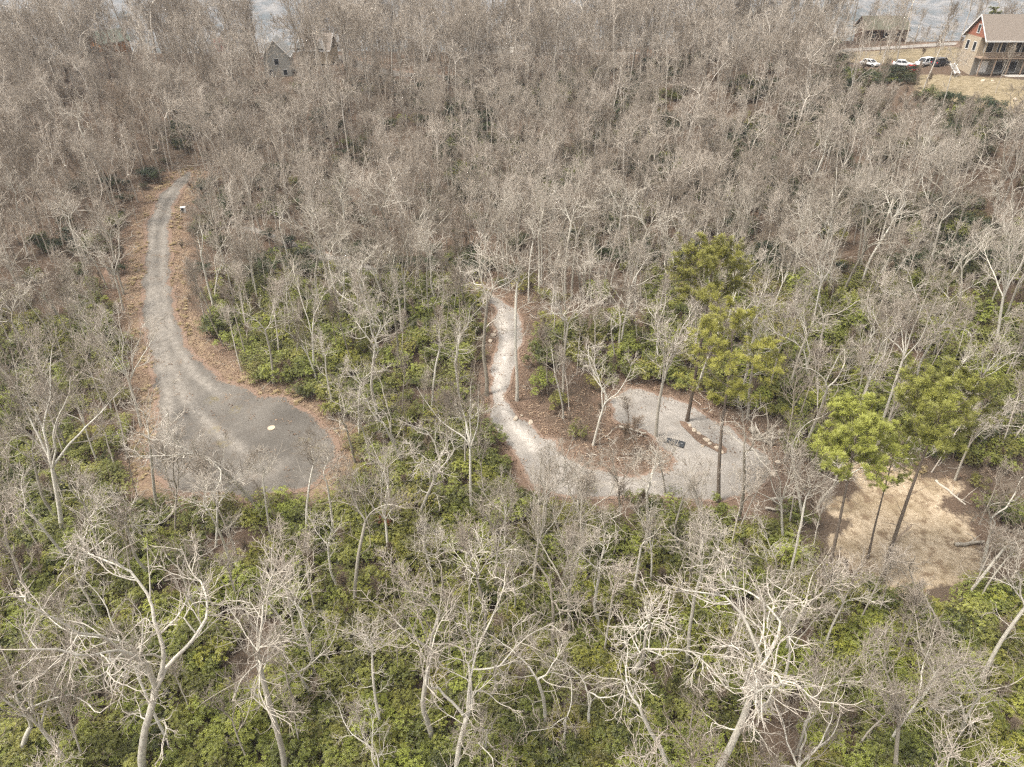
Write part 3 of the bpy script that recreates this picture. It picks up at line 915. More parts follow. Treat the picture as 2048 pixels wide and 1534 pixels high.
# --- orange cabin with a green roof, far upper left
o = P(185, 106, 238.0)
h4 = empty('orange_cabin', tuple(o), R(-28))
tag(h4, 'orange wood cabin with a pale green metal roof among bare trees', 'cabin')
MB().box((0, 0, -1), (5.2, 11, 3.6)).build('wall', M['orange_wood'], h4)
MB().prism([(0, 0, 3.61), (5.2, 0, 3.61), (2.6, 0, 6.3)], (0, .2, 0)).build('gable_panel', M['orange_wood'], h4)
gable_roof(h4, 0, 5.2, 0, 11, 3.6, 6.4, 'green_metal', oh=.6, along='y', trim='green_metal')
window(h4, 2.1, 3.1, 3.4, 4.7, 0, 'y', -1, 'log'); window(h4, 1.0, 2.0, .7, 2.0, 0, 'y', -1, 'log')

# --- small red shed
o = P(431, 97, 232.0)
sh = empty('red_shed', tuple(o), R(10))
tag(sh, 'small bright red shed showing through bare trees', 'shed')
MB().box((0, 0, -1), (2.6, 2.4, 1.9)).build('wall', M['red_paint'], sh)
gable_roof(sh, 0, 2.6, 0, 2.4, 1.9, 2.9, 'red_paint', oh=.25)
MB().box((.8, -.05, 0), (1.7, -.003, 1.6)).build('door', M['white_trim'], sh)

# --- low white roofed shelter in the middle distance
o = P(981, 112, 206.0)
ws = empty('white_roofed_shelter', tuple(o), R(-5))
tag(ws, 'low shelter with a pale white metal roof among bare trees by the ridge road', 'shelter')
for x in (.2, 3.2, 6.2):
    for y in (.2, 3.2): MB().box((x, y, -1.2), (x + .15, y + .15, 1.0)).build('post', M['deck'], ws)
for k in range(5): MB().prism([(-.2 + 1.4 * k, -.3, 1.02), (1.17 + 1.4 * k, -.3, 1.02), (1.17 + 1.4 * k, 3.8, 1.9), (-.2 + 1.4 * k, 3.8, 1.9)], (0, 0, .07)).build('roof_panel', M['concrete'], ws)

# ------------------------------------------------------------------ cars
def car_proto(kind, paint):
    c = empty('parked_car')
    Lc, Wc = (4.7, 1.85) if kind == 'suv' else (4.6, 1.78)
    hb, hr = (.95, 1.72) if kind == 'suv' else (.82, 1.42)
    side = [(-Lc / 2, .38), (-Lc / 2 + .04, .72), (-Lc / 2 + .25, hb - .06), (-Lc / 2 + 1.15, hb + .02), (Lc / 2 - .25, hb + .04), (Lc / 2 - .02, .75), (Lc / 2, .38)]
    b = MB().prism([(x, -Wc / 2, z) for x, z in side], (0, Wc, 0)).build('body', M[paint], c, .05)
    r0, r1 = (-.55, Lc / 2 - .22) if kind == 'suv' else (-.35, 1.25)
    f0, f1 = (-1.25, Lc / 2 - .12) if kind == 'suv' else (-1.15, Lc / 2 - .55)
    V = [(f0, -Wc / 2 + .06, hb), (f1, -Wc / 2 + .06, hb), (f1, Wc / 2 - .06, hb), (f0, Wc / 2 - .06, hb),
         (r0, -Wc / 2 + .2, hr - .06), (r1, -Wc / 2 + .2, hr - .06), (r1, Wc / 2 - .2, hr - .06), (r0, Wc / 2 - .2, hr - .06)]
    MB().add(V, [(3,2,1,0),(4,5,6,7),(0,1,5,4),(1,2,6,5),(2,3,7,6),(3,0,4,7)]).build('windows', M['glass_dark'], c)
    MB().box((r0 - .02, -Wc / 2 + .18, hr - .058), (r1 + .02, Wc / 2 - .18, hr)).build('roof', M[paint], c, .03)
    for t in (.0, .48, .97):
        for sy in (-1, 1):
            x0 = f0 + (f1 - f0) * t; x1 = r0 + (r1 - r0) * t
            MB().tube([(x0, sy * (Wc / 2 - .05), hb), (x1, sy * (Wc / 2 - .19), hr - .06)], .05, 5).build('pillar', M[paint], c)
    for x in (-Lc / 2 + .95, Lc / 2 - .95):
        for sy in (-1, 1):
            wh = MB().tube([(x, sy * (Wc / 2 - .2), .34), (x, sy * (Wc / 2 + .02), .34)], .34, 14).build('wheel', M['tyre'], c)
            MB().tube([(x, sy * (Wc / 2 + .021), .34), (x, sy * (Wc / 2 + .04), .34)], .19, 10).build('rim', M['metal'], wh)
    for sy in (-1, 1): MB().box((-Lc / 2 - .015, sy * .68 - .2, .62), (-Lc / 2 + .2, sy * .68 + .2, .8)).build('headlight', M['lamp'], c)
    for sy in (-1, 1): MB().box((Lc / 2 - .15, sy * .74 - .14, .72), (Lc / 2 + .01, sy * .74 + .14, .94)).build('taillight', M['red_paint'], c)
    return c
def set_car(c, u, v, d, rz, label):
    p = P(u, v, d); c.location = (p[0], p[1], gz(p[0], p[1]) + .04); c.rotation_euler = (0, 0, R(rz))
    tag(c, label, 'car', 'cars parked below the hilltop lane')
c1 = car_proto('sedan', 'white_paint'); set_car(c1, 1808, 119, 166, 155, 'white car with low roof, left of the white sport utility car')
c2 = car_proto('suv', 'white_paint'); set_car(c2, 1850, 120, 165, 30, 'white sport utility car parked between two other pale cars')
c3_ = car_proto('suv', 'dark_paint'); set_car(c3_, 1884, 119, 164, 205, 'dark sport utility car nearest the tan house')
c4 = copy_tree(c1); set_car(c4, 1742, 119, 170, 120, 'white car half hidden by twigs, farthest from the tan house')
c5 = car_proto('sedan', 'red_paint'); set_car(c5, 1828, 126, 161, 75, 'low red car among branches between two white cars')
c6 = copy_tree(c5); set_car(c6, 532, 88, 224, 10, 'red car parked on the ridge behind the tall grey gabled house')

# ------------------------------------------------------------------ poles, lids, plates, box
def pole(u, v, d, h, label, top):
    p = P(u, v, d); z = gz(p[0], p[1])
    t = empty('utility_pole', (p[0], p[1], z - .3)); tag(t, label, 'pole', None)
    MB().tube([(0, 0, 0), (0, 0, h)], [.17, .11], 10).build('post', M['pole'], t)
    if top == 'arm':
        MB().box((-1.1, -.07, h - .9), (1.1, .07, h - .72)).build('crossarm', M['pole'], t)
        for x in (-.95, -.4, .4, .95): MB().tube([(x, 0, h - .72), (x, 0, h - .45)], [.07, .1], 8).build('insulator', M['lamp'], t)
        MB().tube([(.3, 0, h - 2.0), (.3, 0, h - 1.2)], .22, 12).build('transformer', M['metal'], t)
    else:
        MB().tube([(0, 0, h), (0, 0, h + .35)], [.22, .16], 10).build('cap', M['lamp'], t)
    return t
p_ = P(1638, 60, 195); pole(1638, 60, 195, 0.5 + max(7.0, P(1640, 20, 195)[2] - gz(p_[0], p_[1])), 'tall wooden utility pole with pale insulators above the tree tops', 'arm')
p_ = P(1829, 85, 196); pole(1829, 85, 196, max(4.0, P(1832, 50, 196)[2] - gz(p_[0], p_[1])), 'short dark post with a white cap right of the dark log cabin', 'cap')

g_ = gpt(543, 857)
lid = link('access_cover', None) if False else empty('access_cover', (g_.x, g_.y, g_.z + .06))
tag(lid, 'round cream access cover lying on the dark turning circle', 'cover')
MB().tube([(0, 0, -.05), (0, 0, .07)], .44, 24).build('disc', M['lid'], lid)
MB().tube([(0, 0, .0705), (0, 0, .085)], .33, 24).build('rim', M['lid'], lid)

g_ = gpt(1349, 886)
pl = empty('steel_plate', (g_.x, g_.y, g_.z + .07), R(-24))
tag(pl, 'dark flat rectangular plate lying on the pale gravel court', 'plate')
MB().box((-1.15, -.55, 0), (1.15, .55, .07)).build('sheet', M['plate'], pl, .015)
for x in (-.8, .8): MB().tube([(x - .1, 0, .071), (x - .1, 0, .13), (x + .1, 0, .13), (x + .1, 0, .071)], .014, 6).build('handle', M['metal'], pl)

g_ = gpt(368, 424)
bx = empty('utility_box', tuple(g_), R(20))
tag(bx, 'small pale utility box with a dark door on the road verge', 'utility box')
MB().box((-.45, -.35, -.1), (.45, .35, .95)).build('housing', M['white_trim'], bx, .03)
MB().box((-.36, -.372, .1), (.1, -.353, .85)).build('door', M['plate'], bx)
MB().box((-.5, -.4, .951), (.5, .4, 1.0)).build('lid', M['white_trim'], bx, .02)

# ------------------------------------------------------------------ boulders, logs, dead wood
def rock_mesh(seed):
    bm = bmesh.new(); bmesh.ops.create_icosphere(bm, subdivisions=2, radius=.5)
    g = np.random.default_rng(seed); ax = g.normal(0, 1, (7, 3)); ax /= np.linalg.norm(ax, axis=1)[:, None]; cut = g.uniform(.26, .42, 7)
    for v in bm.verts:
        p = np.array(v.co)
        for a, c in zip(ax, cut):
            s = p @ a
            if s > c: p -= a * (s - c) * .9
        p += g.normal(0, .012, 3); v.co = p * np.array([1.2, .9, .7])
    me = bpy.data.meshes.new('boulder'); bm.to_mesh(me); bm.free(); me.materials.append(M['rock']); return me
rocks = [rock_mesh(i) for i in range(5)]
ROCKS = []
def rocks_at(lst, label, group):
    for i, (u, v, s) in enumerate(lst):
        g = gpt(u, v); o_ = link('boulder', rocks[(i * 3 + u) % 5], None, (g.x, g.y, g.z + .12 * s))
        o_.scale = (s, s, s); o_.rotation_euler = (random.uniform(-.3, .3), random.uniform(-.3, .3), random.uniform(0, 6.3))
        tag(o_, label, 'rock', group); ROCKS.append((o_, label, u, v, group))
rocks_at([(1388, 862, .7), (1397, 868, .55), (1412, 882, .9), (1420, 888, .6), (1434, 897, .7), (1380, 852, .5), (1444, 905, .5), (1405, 893, .5)],
         'boulder on the leafy lane divider', 'boulders between the gravel lanes')
rocks_at([(986, 672, 1.0), (981, 683, .7), (990, 664, .6)], 'boulder on the driveway bank', 'boulders left of the driveway')
rocks_at([(1032, 838, .8), (1061, 846, .7), (1044, 832, .5)], 'boulder at the driveway bend', 'boulders at the driveway bend')
rocks_at([(1545, 950, .8), (1520, 968, .6), (1488, 984, .6), (1556, 925, .7)], 'boulder on the court rim', 'boulders on the rim of the court')
rocks_at([(1846, 212, .9), (1855, 223, .8), (1890, 190, .9), (1918, 188, .7), (2030, 200, .9), (1965, 163, 1.1), (1985, 164, .9)], 'pale stone on the straw lawn', 'stones on the lawn')

def log_at(u0, v0, u1, v1, r, mat, label, stubs=5, lift=.15, name='fallen_log', top=None):
    a, b = gpt(u0, v0), gpt(u1, v1)
    a.z += lift; b.z += lift
    if top: b = Vector(P(u1, v1, proj(np.array(a))[2] + top))
    g = np.random.default_rng(int(u0 + v0)); ctr = (a + b) / 2
    t = empty(name, tuple(ctr)); tag(t, label, 'log')
    n = 7; pts = [a - ctr + (b - a) * (i / n) + Vector(g.normal(0, r * .35, 3)) for i in range(n + 1)]
    MB().tube(pts, [r * (1 - .45 * i / n) for i in range(n + 1)], 9).build('trunk', M[mat], t)
    for _ in range(stubs):
        i = int(g.integers(2, n)); d = Vector(g.normal(0, 1, 3)); d.z = abs(d.z) * .8 + .2
        q = pts[i]; MB().tube([q, q + d * r * 2.5, q + d * r * 5 + Vector(g.normal(0, r, 3))], [r * .4, r * .25, r * .08], 5).build('branch_stub', M[mat], t)
log_at(1502, 862, 1552, 897, .42, 'dead', 'thick tan root end and log at the far rim of the gravel court', 9)
log_at(1912, 1092, 1968, 1086, .2, 'dead', 'pale barkless log lying right of the sandy clearing', 3)
log_at(1868, 962, 1930, 1012, .15, 'dead', 'thin grey log along the upper rim of the sandy clearing', 4)
log_at(1540, 1008, 1600, 1004, .17, 'dead', 'pale log on top of the brush pile by the gravel court', 6, .7)
log_at(1530, 1022, 1590, 1030, .14, 'dead', 'lower pale log in the brush pile by the gravel court', 6, .4)
log_at(1990, 1060, 2045, 1066, .15, 'dead', 'grey log lying under trees at the right edge of the woods', 3)
log_at(1782, 1092, 1822, 1050, .13, 'twiggy', 'short brown broken snag leaning out of the sandy clearing', 2, .1, top=1.5)
log_at(1700, 905, 1640, 930, .16, 'dead', 'grey log between the court and the sandy clearing', 5)
log_at(1238, 860, 1292, 874, .16, 'dead', 'fallen forked trunk under the old oak on the leafy island', 7, .5)
log_at(1480, 415, 1548, 392, .2, 'dead', 'long pale fallen trunk on the wooded slope', 4, .6)
# ------------------------------------------------------------------ the woods: meshes of each kind
NEAR = {k: [] for k in ('oak', 'fork', 'tall', 'brush', 'snag')}
for k, sds, h in (('oak', (1, 2, 3, 4), 14), ('fork', (5, 6), 15), ('tall', (7, 8, 9), 15), ('brush', (10, 11, 12), 14), ('snag', (13,), 11)):
    for s_ in sds: NEAR[k].append((h, tree_meshes(k, h, s_, M['bark'], .68)))
DARKT = [(15, tree_meshes('tall', 15, 31, M['twiggy'])), (14, tree_meshes('oak', 14, 32, M['twiggy']))]
FAR = [('brush', 20, 14), ('tall', 21, 13), ('brush', 22, 15), ('tall', 23, 15), ('tall', 24, 14), ('oak', 25, 13), ('tall', 26, 12), ('fork', 27, 14)]
FAR = [(h, tree_meshes(f, h, s_, M['barkfar'], .5, whole=True, fat=1.4)) for f, s_, h in FAR]
SLIM = [(h, tree_meshes('slim', h, s_, M['barkfar'], .8, whole=True)) for s_, h in ((40, 11), (41, 10), (42, 12), (43, 9), (44, 11))]
SAP = [(h, tree_meshes('slim', h, s_, M['twiggy'], .8, whole=True)) for s_, h in ((50, 5), (51, 4.5), (52, 5.5), (53, 4))]
BUSH = [bush(60 + i, *a) for i, a in enumerate([
    (1.7, 2.1, 560, M['rhodo'], M['twiggy'], .17, .06, 7), (1.5, 2.6, 600, M['rhodo'], M['twiggy'], .15, .055, 7), (2.0, 1.7, 900, M['rhodo2'], M['twiggy'], .11, .05, 6),
    (1.4, 1.7, 640, M['rhodo2'], M['twiggy'], .12, .045, 6), (1.8, 2.5, 400, M['rhodo2'], M['twiggy'], .15, .05, 7), (1.6, 2.1, 300, M['rhodo'], M['twiggy'], .20, .07, 8),
    (1.6, 2.4, 520, M['hemlock'], M['twiggy'], .15, .055, 7), (1.9, 1.9, 520, M['olive_dark'], M['twiggy'], .14, .055, 6)])]
BUSHW = [merged('evergreen_thicket', *b) for b in BUSH]

def stand(name, meshes, x, y, z, s, rz, lean=None, label=None, cat=None, group=None, names=('trunk', 'crown')):
    """one plant: an Empty at its foot with its parts, or a single mesh"""
    q = Quaternion((0, 0, 1), rz)
    if lean is not None:
        q = Vector((0, 0, 1)).rotation_difference(Vector(lean).normalized()) @ q
    if isinstance(meshes, bpy.types.Mesh):
        t = bpy.data.objects.new(name, meshes)
    else:
        t = bpy.data.objects.new(name, None)
    t.rotation_mode = 'QUATERNION'; t.rotation_quaternion = q
    t.location = (x, y, z); t.scale = (s, s, s)
    COL.objects.link(t)
    if not isinstance(meshes, bpy.types.Mesh):
        for nm, me in zip(names, meshes):
            o_ = bpy.data.objects.new(nm, me); o_.parent = t; COL.objects.link(o_)
    return tag(t, label, cat, group)

# --- trees one can point to: (form, variant, foot u,v, top u,v, label)
HERO = [
 ('oak', 0, 288, 1560, 196, 1060, 'big pale many limbed oak with one long limb, in the near left shrubs'),
 ('fork', 0, 45, 1520, 40, 1130, 'pale tree with a bent double stem at the left edge above green shrubs'),
 ('tall', 0, 572, 1560, 592, 1160, 'pale tree topped by a tight round burst of twigs, rising over bright shrubs'),
 ('tall', 1, 866, 1490, 868, 1150, 'straight pale trunk with open forked crown, just left of the large leaning oak'),
 ('oak', 1, 912, 1560, 965, 1215, 'large pale oak with a heavy limb leaning right over the near shrubs'),
 ('fork', 1, 1112, 1325, 1105, 1000, 'broad pale tree forking low into a wide V shape'),
 ('fork', 0, 1262, 1370, 1282, 1005, 'twin stemmed pale tree right of the wide V shaped tree'),
 ('snag', 0, 1345, 1560, 1300, 1290, 'bare crooked tree with a single long curling limb at the near edge'),
 ('tall', 2, 1378, 1345, 1382, 1030, 'thin straight pale tree with a wavy forked stem over dark shrubs'),
 ('tall', 0, 708, 1230, 716, 955, 'pale tree below the turning circle with a drooping side crown'),
 ('brush', 0, 943, 1040, 936, 765, 'pale tree with broad flat whitish crown left of the gravel bend'),
 ('oak', 2, 1186, 890, 1222, 665, 'old thick trunked oak with wide twisted crown on the leafy island'),
 ('brush', 1, 1312, 872, 1352, 560, 'tall pale tree with upswept crown behind the gravel court'),
 ('tall', 1, 974, 790, 985, 470, 'tall grey trunk standing left of the winding gravel driveway'),
 ('tall', 2, 1034, 800, 1030, 470, 'tall dark trunk standing right against the winding gravel driveway'),
 ('oak', 3, 518, 1025, 420, 735, 'dark trunked leaning oak with pale crown spread over the turning circle'),
 ('tall', 1, 756, 842, 752, 590, 'straight pale trunk in green shrubs right of the turning circle'),
 ('tall', 2, 540, 1092, 528, 900, 'thin dark stemmed tree below the near rim of the turning circle'),
 ('brush', 2, 128, 1085, 66, 700, 'big pale spreading tree on the left, below the straight road'),
 ('tall', 0, 318, 1030, 232, 790, 'slim pale leaning tree at the left rim of the turning circle'),
 ('snag', 0, 226, 410, 160, 175, 'stark white crooked tree above the bend of the road'),
 ('oak', 0, 1424, 1570, 1500, 1130, 'thick pale trunk with broad tangled crown of arching limbs, largest in the woods'),
 ('brush', 1, 1788, 1570, 1866, 1230, 'dense bushy pale crown of fine twigs, near the right corner of the woods'),
 ('brush', 0, 1758, 860, 1862, 590, 'tall pale tree leaning right with an upswept fan crown above the pines'),
 ('fork', 1, 1962, 1140, 2062, 830, 'large grey leaning trunk at the right edge beside the sandy clearing'),
 ('oak', 3, 1900, 1320, 1920, 1090, 'pale low crowned oak below the sandy clearing'),
 ('oak', 1, 1330, 985, 1318, 835, 'small pale lichened tree with a dense knotted crown by the plate'),
 ('brush', 2, 1568, 1095, 1552, 880, 'pale grey thicket like tree at the outer rim of the gravel court'),
 ('oak', 2, 1170, 1140, 1186, 900, 'pale dense crowned oak in front of the lower gravel lane'),
 ('brush', 1, 985, 1190, 1000, 990, 'thin twiggy pale tree behind the wide V shaped tree'),
 ('fork', 0, 160, 1200, 110, 900, 'long grey leaning stem with a bare lower trunk, in the left shrubs'),
 ('tall', 2, 468, 1150, 400, 940, 'leaning slim pale tree below the turning circle'),
 ('oak', 3, 1560, 1350, 1590, 1120, 'pale spreading tree among olive shrubs below the gravel court'),
 ('tall', 1, 1480, 800, 1500, 560, 'straight grey tree behind the tall pine of the gravel court'),
 ('fork', 1, 1640, 720, 1690, 480, 'grey forked tree on the slope left of the leaning pale tree'),
 ('brush', 0, 1085, 1095, 1094, 880, 'pale bushy crown standing across the lower bend of the gravel lane'),
 ('tall', 1, 1288, 1115, 1300, 890, 'slim pale tree crossing the lower gravel lane'),
 ('brush', 1, 1402, 1125, 1412, 925, 'pale bushy tree just below the tall court pine'),
 ('tall', 0, 1606, 1045, 1596, 820, 'straight pale tree between the gravel court and the sandy clearing'),
 ('brush', 2, 432, 1095, 440, 890, 'fine twigged pale tree veiling the near rim of the turning circle'),
 ('tall', 2, 612, 1085, 618, 870, 'slim pale tree at the near right rim of the turning circle'),
 ('brush', 0, 352, 1085, 330, 880, 'bushy pale tree at the near left rim of the turning circle'),
 ('brush', 2, 1990, 700, 2040, 430, 'broad pale fine twigged tree on the right of the wooded slope'),
]
used = []
for i, (form, k, bu, bv, tu, tv, lab) in enumerate(HERO):
    h0, ms = NEAR[form][k % len(NEAR[form])]
    b = gpt(bu, bv)
    r = ray(tu, tv); hy = np.hypot(*r[:2])
    t = (b.x * r[0] + b.y * r[1]) / hy ** 2
    # foot of the ray nearest to the vertical over the base
    top = Vector(np.array([0, 0, CAMZ]) + r * t)
    ln = top - b
    if ln.z < 5: ln.z = 5
    stand('bare_tree', ms, b.x, b.y, b.z, ln.length / h0, (i * 2.4) % 6.28, ln, lab, 'tree', None)
    used.append((b.x, b.y))
# dark heavy oak where the road comes out of the trees
b = gpt(294, 345); stand('bare_tree', DARKT[1][1], b.x, b.y, b.z, 1.35, 2.0, None, 'dark heavy limbed tree where the road leaves the woods', 'tree'); used.append((b.x, b.y))
b = gpt(262, 330); stand('bare_tree', DARKT[0][1], b.x, b.y, b.z, 1.1, 1.0, None, 'dark straight tree left of the heavy limbed one above the road bend', 'tree'); used.append((b.x, b.y))

# --- pines
PINES = [pine(70, 16, .56, 4.0, M['pine'], M['barkdark'], 8, .2, nbr=34), pine(71, 13, .70, 3.3, M['pine'], M['barkdark'], 9, .25, nbr=36), pine(72, 14, .72, 3.2, M['pine'], M['barkdark'], 9, .25, nbr=34), pine(73, 13, .35, 3.4, M['pine'], M['barkdark'], 8, .4, tone0=.02, nbr=36)]
HEML = [pine(75, 12, .12, 3.4, M['hemlock'], M['barkdark'], 8, .75, .16), pine(76, 9, .08, 3.0, M['hemlock'], M['barkdark'], 8, .7, .16)]
PINE_AT = [
 (0, 1436, 1002, 1474, 628, 'tall pine with ragged yellow green crown standing at the front rim of the gravel court', 1.0),
 (1, 1652, 1165, 1748, 838, 'leaning pine with rounded bright crown left of the sandy clearing', .95),
 (2, 1374, 842, 1426, 492, 'pine with round green top behind the gravel lanes', 1.0),
 (2, 1765, 1165, 1868, 770, 'pine with broad umbrella crown and dark trunk in the sandy clearing', .95),
 (0, 1735, 1115, 1806, 860, 'slimmer pine trunk with sparse top between the two clearing pines', .75),
 (1, 1905, 925, 1905, 795, 'dense dark green pine behind the sandy clearing', 1.15),
 (1, 1988, 105, 1992, 15, 'dull brownish pine with a domed crown behind the tan house roof', 1.2),
]
def crownpart(t): pass
for i, (k, bu, bv, tu, tv, lab, wide) in enumerate(PINE_AT):
    b = gpt(bu, bv)
    if bv < 120: b = Vector(P(bu, bv, 172.0)); b.z = gz(b.x, b.y)
    r = ray(tu, tv); t = (b.x * r[0] + b.y * r[1]) / (r[0] ** 2 + r[1] ** 2)
    ln = Vector(np.array([0, 0, CAMZ]) + r * t) - b
    if ln.z < 5: ln.z = 5
    h0 = (16, 13, 14)[k]
    o_ = stand('pine_tree', PINES[3] if i in (5, 6) else PINES[k], b.x, b.y, b.z, ln.length / h0, i * 1.7, ln, lab, 'pine tree', None, ('trunk', 'crown'))
    s = ln.length / h0
    o_.scale = (s * wide, s * wide, s)
    used.append((b.x, b.y))
CONI = []
for i, (u, v, s) in enumerate([(1935, 905, .8), (1998, 880, .75), (1868, 930, .6), (1100, 480, .6), (1420, 340, .65), (1390, 150, .75), (1185, 545, .5), (1050, 300, .6), (890, 330, .6), (1210, 330, .55), (1560, 560, .55), (1905, 350, .8), (1790, 390, .6), (1240, 420, .55), (960, 240, .7), (1760, 190, .7), (1960, 330, .7), (990, 440, .55)]):
    b = gpt(u, v)
    o_ = stand('hemlock_tree', HEML[i % 2], b.x, b.y, b.z, s, i * 2.1, None, ('dark evergreen conifer behind the clearing pine' if i < 3 else 'small dark evergreen conifer among grey bare trees on the slope'), 'conifer',
          'dark conifers behind the sandy clearing' if i < 3 else 'dark conifers on the slope', ('trunk', 'crown'))
    CONI.append((o_, u, v - 60 * s))

# --- scattering
W_ALL = [W_ROAD, W_DRIVE, W_UP, W_LANE, W_TOP, W_CROSS]
HOUSES = [(house, -5, 20, -3, 10), (cab, -2, 14, -2, 9), (h2, -5, 5, -2, 10), (h3, -1, 11, -2, 9), (h4, -1, 7, -1, 12), (sh, -1, 4, -1, 4), (ws, -1, 8, -1, 5)]
def blocked(x, y, marg):
    d = (sd_all(x, y, [p for p in W_ALL if p is not W_UP]) < marg) | (signed(x, y, W_UP) < -.7)
    for h_, x0, x1, y0, y1 in HOUSES:
        c, s_ = math.cos(-h_.rotation_euler.z), math.sin(-h_.rotation_euler.z)
        lx = (x - h_.location.x) * c - (y - h_.location.y) * s_; ly = (x - h_.location.x) * s_ + (y - h_.location.y) * c
        d |= (lx > x0) & (lx < x1) & (ly > y0) & (ly < y1)
    return d

def jitter(step, x0, x1, y0, y1, amount=.48):
    a, b = np.meshgrid(np.arange(x0, x1, step), np.arange(y0, y1, step))
    a = a.ravel() + rng.uniform(-amount, amount, a.size) * step; b = b.ravel() + rng.uniform(-amount, amount, b.size) * step
    return a, b

def inview(x, y, z, mu=170, mv0=-90, mv1=420):
    u, v, d = proj(np.stack([x, y, z], -1))
    return (u > -mu) & (u < 2048 + mu) & (v > mv0) & (v < 1534 + mv1), u, v, d

# lines of sight that are open in the photograph: trees that would stand across them are thinned out
CLEAR = [([(505,462),(562,478),(562,506),(515,500)], .85), ([(585,503),(650,512),(650,532),(585,526)], .8),
         ([(335,325),(405,325),(400,400),(330,410)], .95),
         ([(270,370),(400,340),(350,520),(370,660),(480,760),(690,880),(680,900),(420,905),(310,890),(290,800)], .78),
         ([(300,890),(680,900),(690,960),(420,990),(300,960)], .18),
         ([(960,590),(1060,600),(1070,690),(1020,860),(960,820)], .72),
         ([(1040,850),(1250,960),(1500,1000),(1560,930),(1400,800),(1250,770),(1090,870)], .66),
         ([(1690,930),(1880,960),(1970,1080),(1880,1150),(1700,1100)], .45),
         ([(1690,40),(2060,20),(2060,210),(1840,210),(1690,130)], .85),
         ([(520,50),(600,60),(600,150),(520,150)], .93), ([(180,55),(260,60),(270,110),(180,110)], .40), ([(425,80),(450,80),(450,105),(425,105)], .95),
         ([(970,90),(1040,90),(1040,118),(970,118)], .45), ([(600,60),(680,60),(680,112),(600,112)], .45), ([(700,110),(900,135),(900,160),(700,140)], .2)]
def thinned(x, y, z, h, fr=(.15, .35, .55, .75, .95)):
    drop = np.zeros(len(x), bool); u = rng.random(len(x))
    for poly, pr in CLEAR:
        hit = np.zeros(len(x), bool)
        for f in fr:
            a, b, _ = proj(np.stack([x, y, z + h * f], -1)); hit |= inpoly(a, b, poly)
        drop |= hit & (u < pr)
    return drop

def clash(x, y, pts, dmin):
    d = np.full(len(x), 1e9)
    for p in pts: d = np.minimum(d, np.hypot(x - p[0], y - p[1]))
    return d < dmin

LM = [(u_ * .5 + tu_ * .5, v_ * .5 + tv_ * .5) for _, _, u_, v_, tu_, tv_, _ in HERO]
LMN = ['the big oak with long left limb', 'the double stemmed left edge tree', 'the tree with round twig top', 'the straight open forked pale tree',
       'the oak with heavy right limb', 'the wide V shaped tree', 'the twin stemmed tree', 'the tree with curling limb', 'the wavy stemmed thin tree', 'the drooping side crowned tree',
       'the flat whitish crowned tree', 'the old island oak', 'the upswept tree behind the court', 'the trunk left of the driveway', 'the dark trunk by the driveway', 'the dark trunked circle oak',
       'the straight trunk right of the circle', 'the dark stem below the circle', 'the big spreading left tree', 'the slim tree at the circle', 'the stark white tree', 'the thick trunked near oak',
       'the dense bushy pale crown', 'the fan crowned leaning tree', 'the grey right edge trunk', 'the oak below the clearing', 'the lichened tree by the plate', 'the thicket like tree',
       'the dense oak by the lane', 'the twiggy tree behind the V', 'the long grey leaning stem', 'the leaning tree below the circle', 'the spreading tree below the court', 'the straight tree behind the pine',
       'the grey forked slope tree', 'the bushy lower bend tree', 'the slim tree crossing the lane', 'the bushy tree below the pine', 'the tree between court and clearing',
       'the fine twigged rim tree', 'the slim right rim tree', 'the bushy left rim tree', 'the fine twigged right tree']
for (_, bu, bv, tu, tv, _, _), nm in zip(PINES_L := [(0,) + p[1:] for p in PINE_AT], ('the tall court pine', 'the rounded clearing pine', 'the round topped pine', 'the umbrella crowned pine', 'the sparse topped pine', 'the dense dark pine', 'the pine behind the house')):
    LM.append(((bu + tu) / 2, (bv + tv) / 2)); LMN.append(nm)
for u_, v_, nm in ((1760, 60, 'the dark log cabin'), (1960, 110, 'the tan house'), (557, 110, 'the tall grey gabled house'), (210, 90, 'the orange cabin'), (437, 92, 'the red shed'), (1000, 108, 'the white roofed shelter'),
                   (370, 420, 'the pale utility box'), (545, 857, 'the cream access cover'), (1830, 115, 'the parked cars'), (285, 250, 'the dark heavy limbed tree'), (640, 100, 'the brown roofed house'),
                   (1800, 1000, 'the sandy clearing'), (310, 600, 'the straight gravel road'), (570, 500, 'the upper driveway'), (1515, 405, 'the long fallen slope trunk'), (772, 1055, 'the rusty shrub'), (740, 140, 'the hilltop road')):
    LM.append((u_, v_)); LMN.append(nm)
LM = np.array(LM)
INDIV = {}
def remember(o_, noun, u, v, plural):
    dd_ = np.hypot(LM[:, 0] - u, (LM[:, 1] - v)); j = int(dd_.argmin())
    du, dv = u - LM[j, 0], v - LM[j, 1]
    di = ('left of' if du < 0 else 'right of') if abs(du) > abs(dv) else ('in front of' if dv > 0 else 'behind')
    INDIV.setdefault((noun, j, di), []).append((float(dd_[j]), o_))
    o_['group'] = plural
ORD = ['nearest', 'second', 'third', 'fourth', 'fifth', 'sixth', 'seventh', 'eighth', 'ninth', 'tenth', 'eleventh', 'twelfth', 'thirteenth', 'fourteenth']
def name_all():
    for (noun, j, di), l in INDIV.items():
        l.sort(key=lambda p: p[0])
        for i, (_, o_) in enumerate(l):
            if len(l) == 1: o_['label'] = f'{noun} {di} {LMN[j]}'
            elif i < len(ORD): o_['label'] = f'{noun}, {ORD[i]} {di} {LMN[j]}'
            else: o_['label'] = f'{noun}, one of those farther {di} {LMN[j]}'

